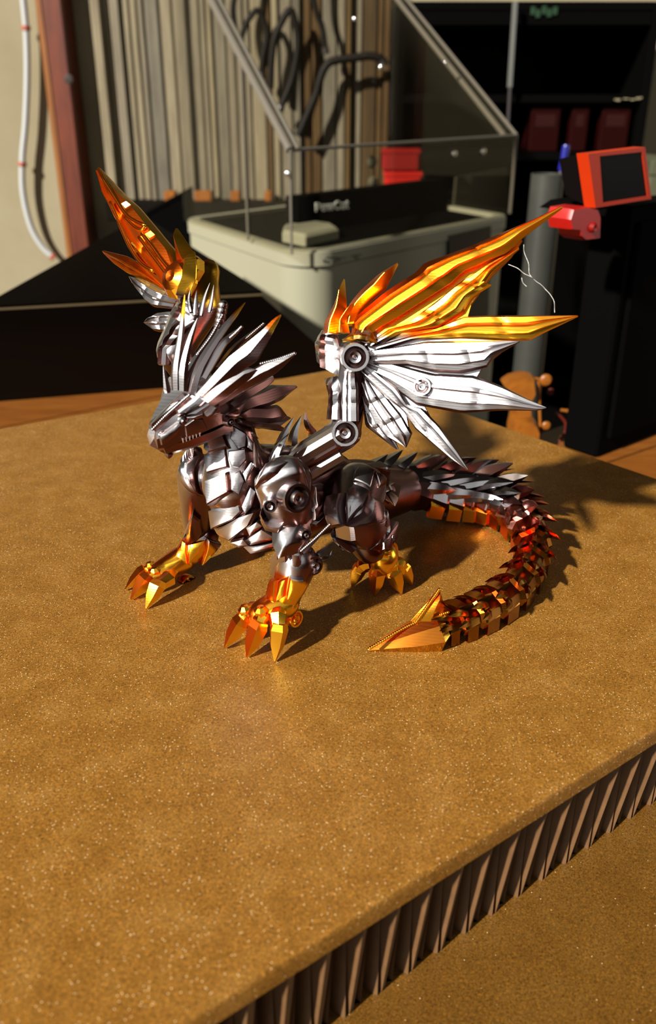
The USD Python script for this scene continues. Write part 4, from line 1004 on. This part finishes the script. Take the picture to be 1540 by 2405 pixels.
# tail tip: a faceted arrow head
tipp = G(864, 1527, .0008); bs = tc[-1]
ax = unit(tipp - bs); sd = unit(np.cross(ax, UP)); uu = np.cross(sd, ax)
Lt = np.linalg.norm(tipp - bs)
TP = []
for t, w, h in ((0, .0095, .0085), (.10, .0135, .0105), (.45, .0095, .0085), (.8, .0035, .0040), (1, .0004, .0005)):
    c_ = bs + (tipp - bs) * t; base = max(c_[2] - h * .95, .0004)
    TP.append(np.array([c_ + sd * w, c_ + sd * w * .55 + uu * h * .55, c_ + uu * h, c_ - sd * w * .55 + uu * h * .55, c_ - sd * w, c_ - sd * w * .7 - UP * min(h * .8, c_[2] - .0003), c_ + sd * w * .7 - UP * min(h * .8, c_[2] - .0003)]))
tip = obj('tail_tip', loft(TP), silk_mid, drag, smooth=12, zone=GD)
f0, f1, f2 = onto(*z6(745, 945), bs + ax * .012, sd), onto(*z6(600, 1150), bs + ax * .03, sd), onto(*z6(800, 1095), bs, sd)
blade('tip_fin', Z6((560, 1150), (620, 1080), (745, 945)), Z6((800, 1100), (768, 1020), (750, 948)), tip, (bs + ax * .012, unit(-sd * np.sign(sd[1]) if sd[1] > 0 else sd)), .004, FACET, 0, GD, 10, notch=False)

bead_row(tip, Z6((300, 1325), (560, 1175), (800, 1095)), bs + (tipp - bs) * .4 + uu * .006, unit(uu - sd * np.sign(sd[1]) * .3), .0009, 40, GD)
bead_row(tip, Z6((602, 1150), (680, 1040), (745, 948)), bs + ax * .012, unit(-sd * np.sign(sd[1])), .0009, 18, GD)

# ---- wings
def arm_bars(part, a, b, w, off, zone=SV):
    for k in (-1, 1):
        obj('arm_rail', bar(a + off * k * .5, b + off * k * .5, w * .62, w * .8), silk, part, smooth=20, zone=zone)
z3 = lambda x, y: Z3((x, y))[0]
LW = .036
J1, J2, SH = B(*z3(210, 1300), LW), B(*z3(265, 885), LW), B(*z3(-10, 1430), .022)
NWN = unit(np.array([-.26, -.90, .34]))
wz = lambda y: P(*z3(600, y), J2[1])[2]
WGZ = lambda v: sstep(wz(790), wz(715))(v[:, 2])
wing = obj('wing', to_tm(ball_chain([(SH, .0080), (J1, .0085)], 12) + ball_chain([(J1, .0080), (J2, .0085)], 12) + ball_chain([(J2 - NWN * .004, .0080), (onto(*z3(135, 875), J2 - NWN * .006, NWN), .0075)], 12), .006, 2), silk, drag, smooth=28, zone=WGZ)
PW = (J2 + EL * .002, NWN)
for p, r, k_ in ((J1, 76, z3(210, 1300)), (J2, 80, z3(265, 885))): disc('wing_joint', onto(*k_, p + NWN * .0135, NWN), unit(NWN * .9 + EL * .3), r * .4286 * mpp(p), wing, SV, .012)
obj('arm_rail', bar(SH + NWN * .008, J1 + NWN * .008, .011, .008), silk, wing, smooth=20, zone=SV)
obj('arm_rail', bar(SH - UP * .012 + NWN * .006, J1 - UP * .012 + NWN * .006, .007, .007), silk, wing, smooth=20, zone=SV)
pl = (J2 + NWN * .008, NWN)
blade('arm_plate', Z3((195, 1235), (195, 1100), (205, 960)), Z3((285, 1235), (282, 1060), (268, 965)), wing, pl, .004, PANEL, 0, SV, 12)
blade('arm_plate', Z3((112, 1225), (125, 1100), (100, 1000)), Z3((190, 1225), (190, 1100), (188, 985)), wing, (J2 + NWN * .006, unit(NWN - np.array([.5, 0, 0]))), .005, PLAIN_, 0, SV, 12)
blade('arm_plate', Z3((60, 900), (48, 810), (85, 735)), Z3((190, 990), (188, 850), (165, 735)), wing, (J2 + NWN * .004, unit(NWN - np.array([.6, 0, 0]))), .007, PLAIN_, 0, SV, 12)
blade('wing_spike', Z3((90, 760), (100, 690), (150, 600), (205, 455)), Z3((190, 760), (200, 700), (222, 620), (210, 460)), wing, (J2 + NWN * .004, NWN), .007, FACET, 0, WGZ, 14, notch=False)
blade('wing_spike', Z3((195, 720), (240, 590), (300, 520), (400, 430), (500, 368)), Z3((300, 700), (300, 640), (370, 570), (432, 520), (504, 380)), wing, PW, .006, FACET, .001, WGZ, 16, notch=False)
blade('wing_spike', Z3((170, 760), (190, 680), (240, 620), (280, 590)), Z3((250, 760), (240, 700), (270, 640), (284, 600)), wing, PW, .006, FACET, .005, WGZ, 12, notch=False)
def web(name, q, part, plane, th, back, zone):
    p, nn = plane; a1 = unit(np.cross(UP, nn)); a2 = np.cross(nn, a1)
    pts = np.array([onto(*k, p, nn) for k in q]); xy = np.c_[(pts - p) @ a1, (pts - p) @ a2]
    m = trimesh.creation.extrude_polygon(Polygon(xy).buffer(0), th, engine='earcut')
    vv, ff = trimesh.remesh.subdivide_to_size(m.vertices, m.faces, .012)
    vv = p + vv[:, :1] * a1 + vv[:, 1:2] * a2 + (vv[:, 2:3] - back) * nn
    m = trimesh.Trimesh(vv, ff); trimesh.repair.fix_normals(m)
    return obj(name, m, silk, part, smooth=25, zone=zone)
web('wing_web', Z3((300, 760), (440, 560), (640, 410), (900, 320), (1180, 240), (1120, 330), (1010, 440), (900, 590), (880, 662), (1000, 672), (1200, 700), (1200, 770), (1100, 800), (1060, 860), (960, 940), (930, 990), (1050, 1060), (1100, 1150), (850, 1180), (640, 1150), (700, 1260), (650, 1290), (540, 1180), (560, 1300), (520, 1360), (440, 1310), (320, 1180), (285, 1000), (270, 900)), wing, PW, .003, .004, WGZ)
blade('feather', Z3((255, 760), (262, 680), (440, 532), (600, 430), (650, 376), (900, 285), (1240, 140), (1398, 64)), Z3((330, 800), (380, 742), (520, 660), (800, 480), (860, 420), (1100, 320), (1190, 235), (1400, 80)), wing, PW, .0062, [(0, .1), (.22, .55), (.26, .95), (.33, 1), (.37, .6), (.62, .55), (.66, .9), (.70, .9), (.73, .5), (1, .15)], .003, WGZ, 40)
blade('feather', Z3((320, 820), (430, 730), (560, 690), (700, 590), (850, 470), (1000, 375), (1162, 283)), Z3((380, 830), (520, 760), (720, 725), (860, 640), (905, 560), (1022, 488), (960, 520), (1012, 430), (1164, 296)), wing, PW, .0058, FEATHER, .0005, WGZ, 44)
blade('feather', Z3((360, 820), (520, 775), (700, 730), (860, 662), (990, 655), (1250, 655), (1486, 654)), Z3((400, 850), (600, 790), (850, 780), (1090, 792), (1220, 792), (1300, 750), (1486, 662)), wing, PW, .0056, FEATHER, -.001, WGZ, 36)
blade('feather', Z3((350, 850), (500, 830), (650, 800), (850, 796), (1168, 798)), Z3((380, 930), (560, 930), (700, 965), (850, 972), (990, 940), (1020, 890), (1170, 802)), wing, PW, .0052, FEATHER, .0015, SV, 34)
blade('feather', Z3((340, 890), (500, 925), (700, 975), (920, 985), (1060, 1038), (1200, 1108), (1312, 1158)), Z3((330, 960), (450, 1030), (600, 1145), (850, 1192), (1060, 1176), (1270, 1178), (1312, 1164)), wing, PW, .0054, FEATHER, .0, SV, 36)
blade('feather', Z3((340, 930), (500, 1055), (560, 1150), (640, 1165), (740, 1270), (830, 1400), (888, 1498)), Z3((290, 965), (420, 1090), (530, 1175), (600, 1275), (680, 1345), (800, 1445), (880, 1500)), wing, PW, .0052, FEATHER, .0025, SV, 30)
blade('feather', Z3((320, 960), (420, 1080), (520, 1200), (575, 1300), (545, 1375)), Z3((275, 975), (310, 1130), (365, 1235), (430, 1320), (540, 1380)), wing, PW, .0050, FEATHER, -.002, SV, 26)
blade('feather', Z3((300, 1000), (370, 1150), (450, 1280), (495, 1390)), Z3((280, 1010), (300, 1180), (310, 1260), (480, 1390)), wing, PW, .0050, FEATHER, -.005, SV, 26)
blade('cover_plate', Z3((230, 790), (280, 740), (370, 740), (395, 800)), Z3((215, 810), (300, 800), (350, 810), (400, 815)), wing, PW, .005, PLAIN_, .006, .5, 10)
dent = onto(*z3(640, 1048), *PW); disc('rivet', dent + NWN * .005, NWN, .0045, wing, SV, .004)
# stray filament at the wing's tips
for q in (((1190, 270), (1192, 310), (1215, 370), (1225, 440), (1300, 500), (1352, 572), (1358, 640)), ((1105, 375), (1150, 395), (1190, 425), (1240, 455)), ((1178, 450), (1184, 475), (1205, 497))):
    s = spline([onto(*k, *PW) for k in Z3(*q)], 30); s += NWN * (meshkit.noise(s * 300)[:, None] - .5) * .006
    obj('stray_strand', tube(s, .00022, 5), strand_mat, wing, smooth=True, label='fine pale stray plastic strand')

# far wing
RW = -.040
NF = unit(np.array([-.56, -.70, .44]))
K1_ = B(*Z1((690, 890))[0], RW); PF = (K1_, NF)
RJ = B(*Z1((760, 1040))[0], RW); RE = B(*Z2((300, 560))[0], -.034); RS = B(545, 1010, -.026)
gz0, gz1 = onto(*Z1((760, 1060))[0], *PF), onto(*Z1((750, 960))[0], *PF)
FGZ = zplane(gz0, gz1)
wing2 = obj('wing', to_tm(ball_chain([(RS, .009), (RE, .009), (RJ, .0115)], 12) + ball_chain([(RJ, .0115), (B(*Z1((800, 880))[0], RW - .004), .0075), (B(*Z1((830, 790))[0], RW - .006), .006)], 12), .006, 2), silk, drag, smooth=28, zone=FGZ)
blade('feather', Z1((600, 985), (430, 835), (330, 735), (262, 630), (205, 490), (120, 285), (62, 150), (28, 85)), Z1((672, 900), (655, 830), (600, 650), (520, 555), (450, 470), (330, 328), (240, 250), (48, 45)), wing2, PF, .0085, PANEL, .0, GD, 36)
blade('feather', Z1((600, 1000), (480, 920), (400, 878), (230, 800), (130, 730), (52, 655)), Z1((640, 985), (560, 925), (430, 818), (330, 738), (240, 680), (54, 632)), wing2, PF, .006, PLAIN_, -.002, GD, 24)
blade('feather', Z1((620, 1050), (500, 1045), (400, 1035), (350, 1000), (280, 905), (222, 818)), Z1((640, 1000), (540, 945), (400, 872), (300, 830), (232, 815)), wing2, PF, .006, FEATHER, -.004, SV, 26)
blade('feather', Z1((620, 1130), (590, 1215), (480, 1212), (390, 1205), (308, 1147)), Z1((640, 1060), (600, 1055), (480, 1062), (400, 1072), (312, 1140)), wing2, PF, .005, FEATHER, -.006, SV, 22)
blade('feather', Z1((620, 1215), (590, 1300), (520, 1280), (430, 1240)), Z1((640, 1140), (600, 1170), (500, 1200), (430, 1232)), wing2, PF, .005, FEATHER, -.008, SV, 18)
for q in (((62, 112), (150, 250), (232, 378), (300, 430), (372, 462)), ((330, 545), (400, 640), (480, 745), (560, 850), (640, 925)), ((122, 292), (200, 470), (268, 622), (345, 735), (430, 790)), ((350, 520), (430, 620), (505, 725), (600, 830), (650, 880)), ((230, 400), (300, 470), (345, 490), (375, 465))):
    obj('feather_rail', tube(spline([onto(*k, PF[0] + NF * .0075, NF) for k in Z1(*q)], 20), .0011, 8), silk, wing2, smooth=True, zone=GD)
blade('wing_spike', Z1((690, 850), (640, 720), (630, 620), (640, 505)), Z1((830, 800), (805, 735), (760, 670), (650, 505)), wing2, PF, .0045, FACET, .004, GD, 14, notch=False)
blade('wing_spike', Z1((730, 1030), (770, 900), (800, 780), (822, 698)), Z1((790, 1030), (840, 900), (845, 800), (832, 700)), wing2, PF, .006, FACET, .010, FGZ, 14, notch=False)
for a, m_, b in (((735, 1110), (740, 1000), (745, 930)), ((775, 1115), (800, 990), (840, 875)), ((835, 1090), (855, 990), (868, 890)), ((705, 1090), (690, 1000), (700, 920))):
    s = [onto(*Z1(k)[0], PF[0] + NF * .012, NF) for k in (a, m_, b)]
    spike('finger_spike', s, 40 * .3247 * mpp(s[0]), wing2, FGZ, 8, .9)
kc = onto(*Z1((690, 885))[0], *PF)
obj('knuckle', lathe(kc + NF * .004, NF, [(.010, 0), (.010, .004), (.007, .008), (.003, .0095), (0, .009)], 10), silk, wing2, smooth=25, zone=GD)
obj('knuckle', lathe(onto(*Z1((760, 800))[0], *PF) + NF * .003, NF, [(.007, 0), (.007, .004), (.004, .007), (0, .007)], 8), silk, wing2, smooth=25, zone=GD)
blade('arm_plate', Z2((250, 700), (255, 560), (330, 380), (400, 260)), Z2((330, 700), (340, 560), (480, 400), (560, 300)), wing2, (RE, unit(NF - np.array([0, .3, 0]))), .006, PLAIN_, .006, SV, 14)
blade('arm_plate', Z1((640, 1130), (690, 1050), (700, 960)), Z1((780, 1230), (830, 1130), (860, 1060)), wing2, PF, .006, PLAIN_, .008, FGZ, 12)
for k in range(9):
    t = k / 8; p = onto(*Z1((935 - 60 * t, 1040 + 300 * t))[0], PF[0] + NF * .002, NF)
    obj('arm_bead', trimesh.creation.icosphere(1, .0026).apply_translation(p), silk, wing2, smooth=True, zone=SV)
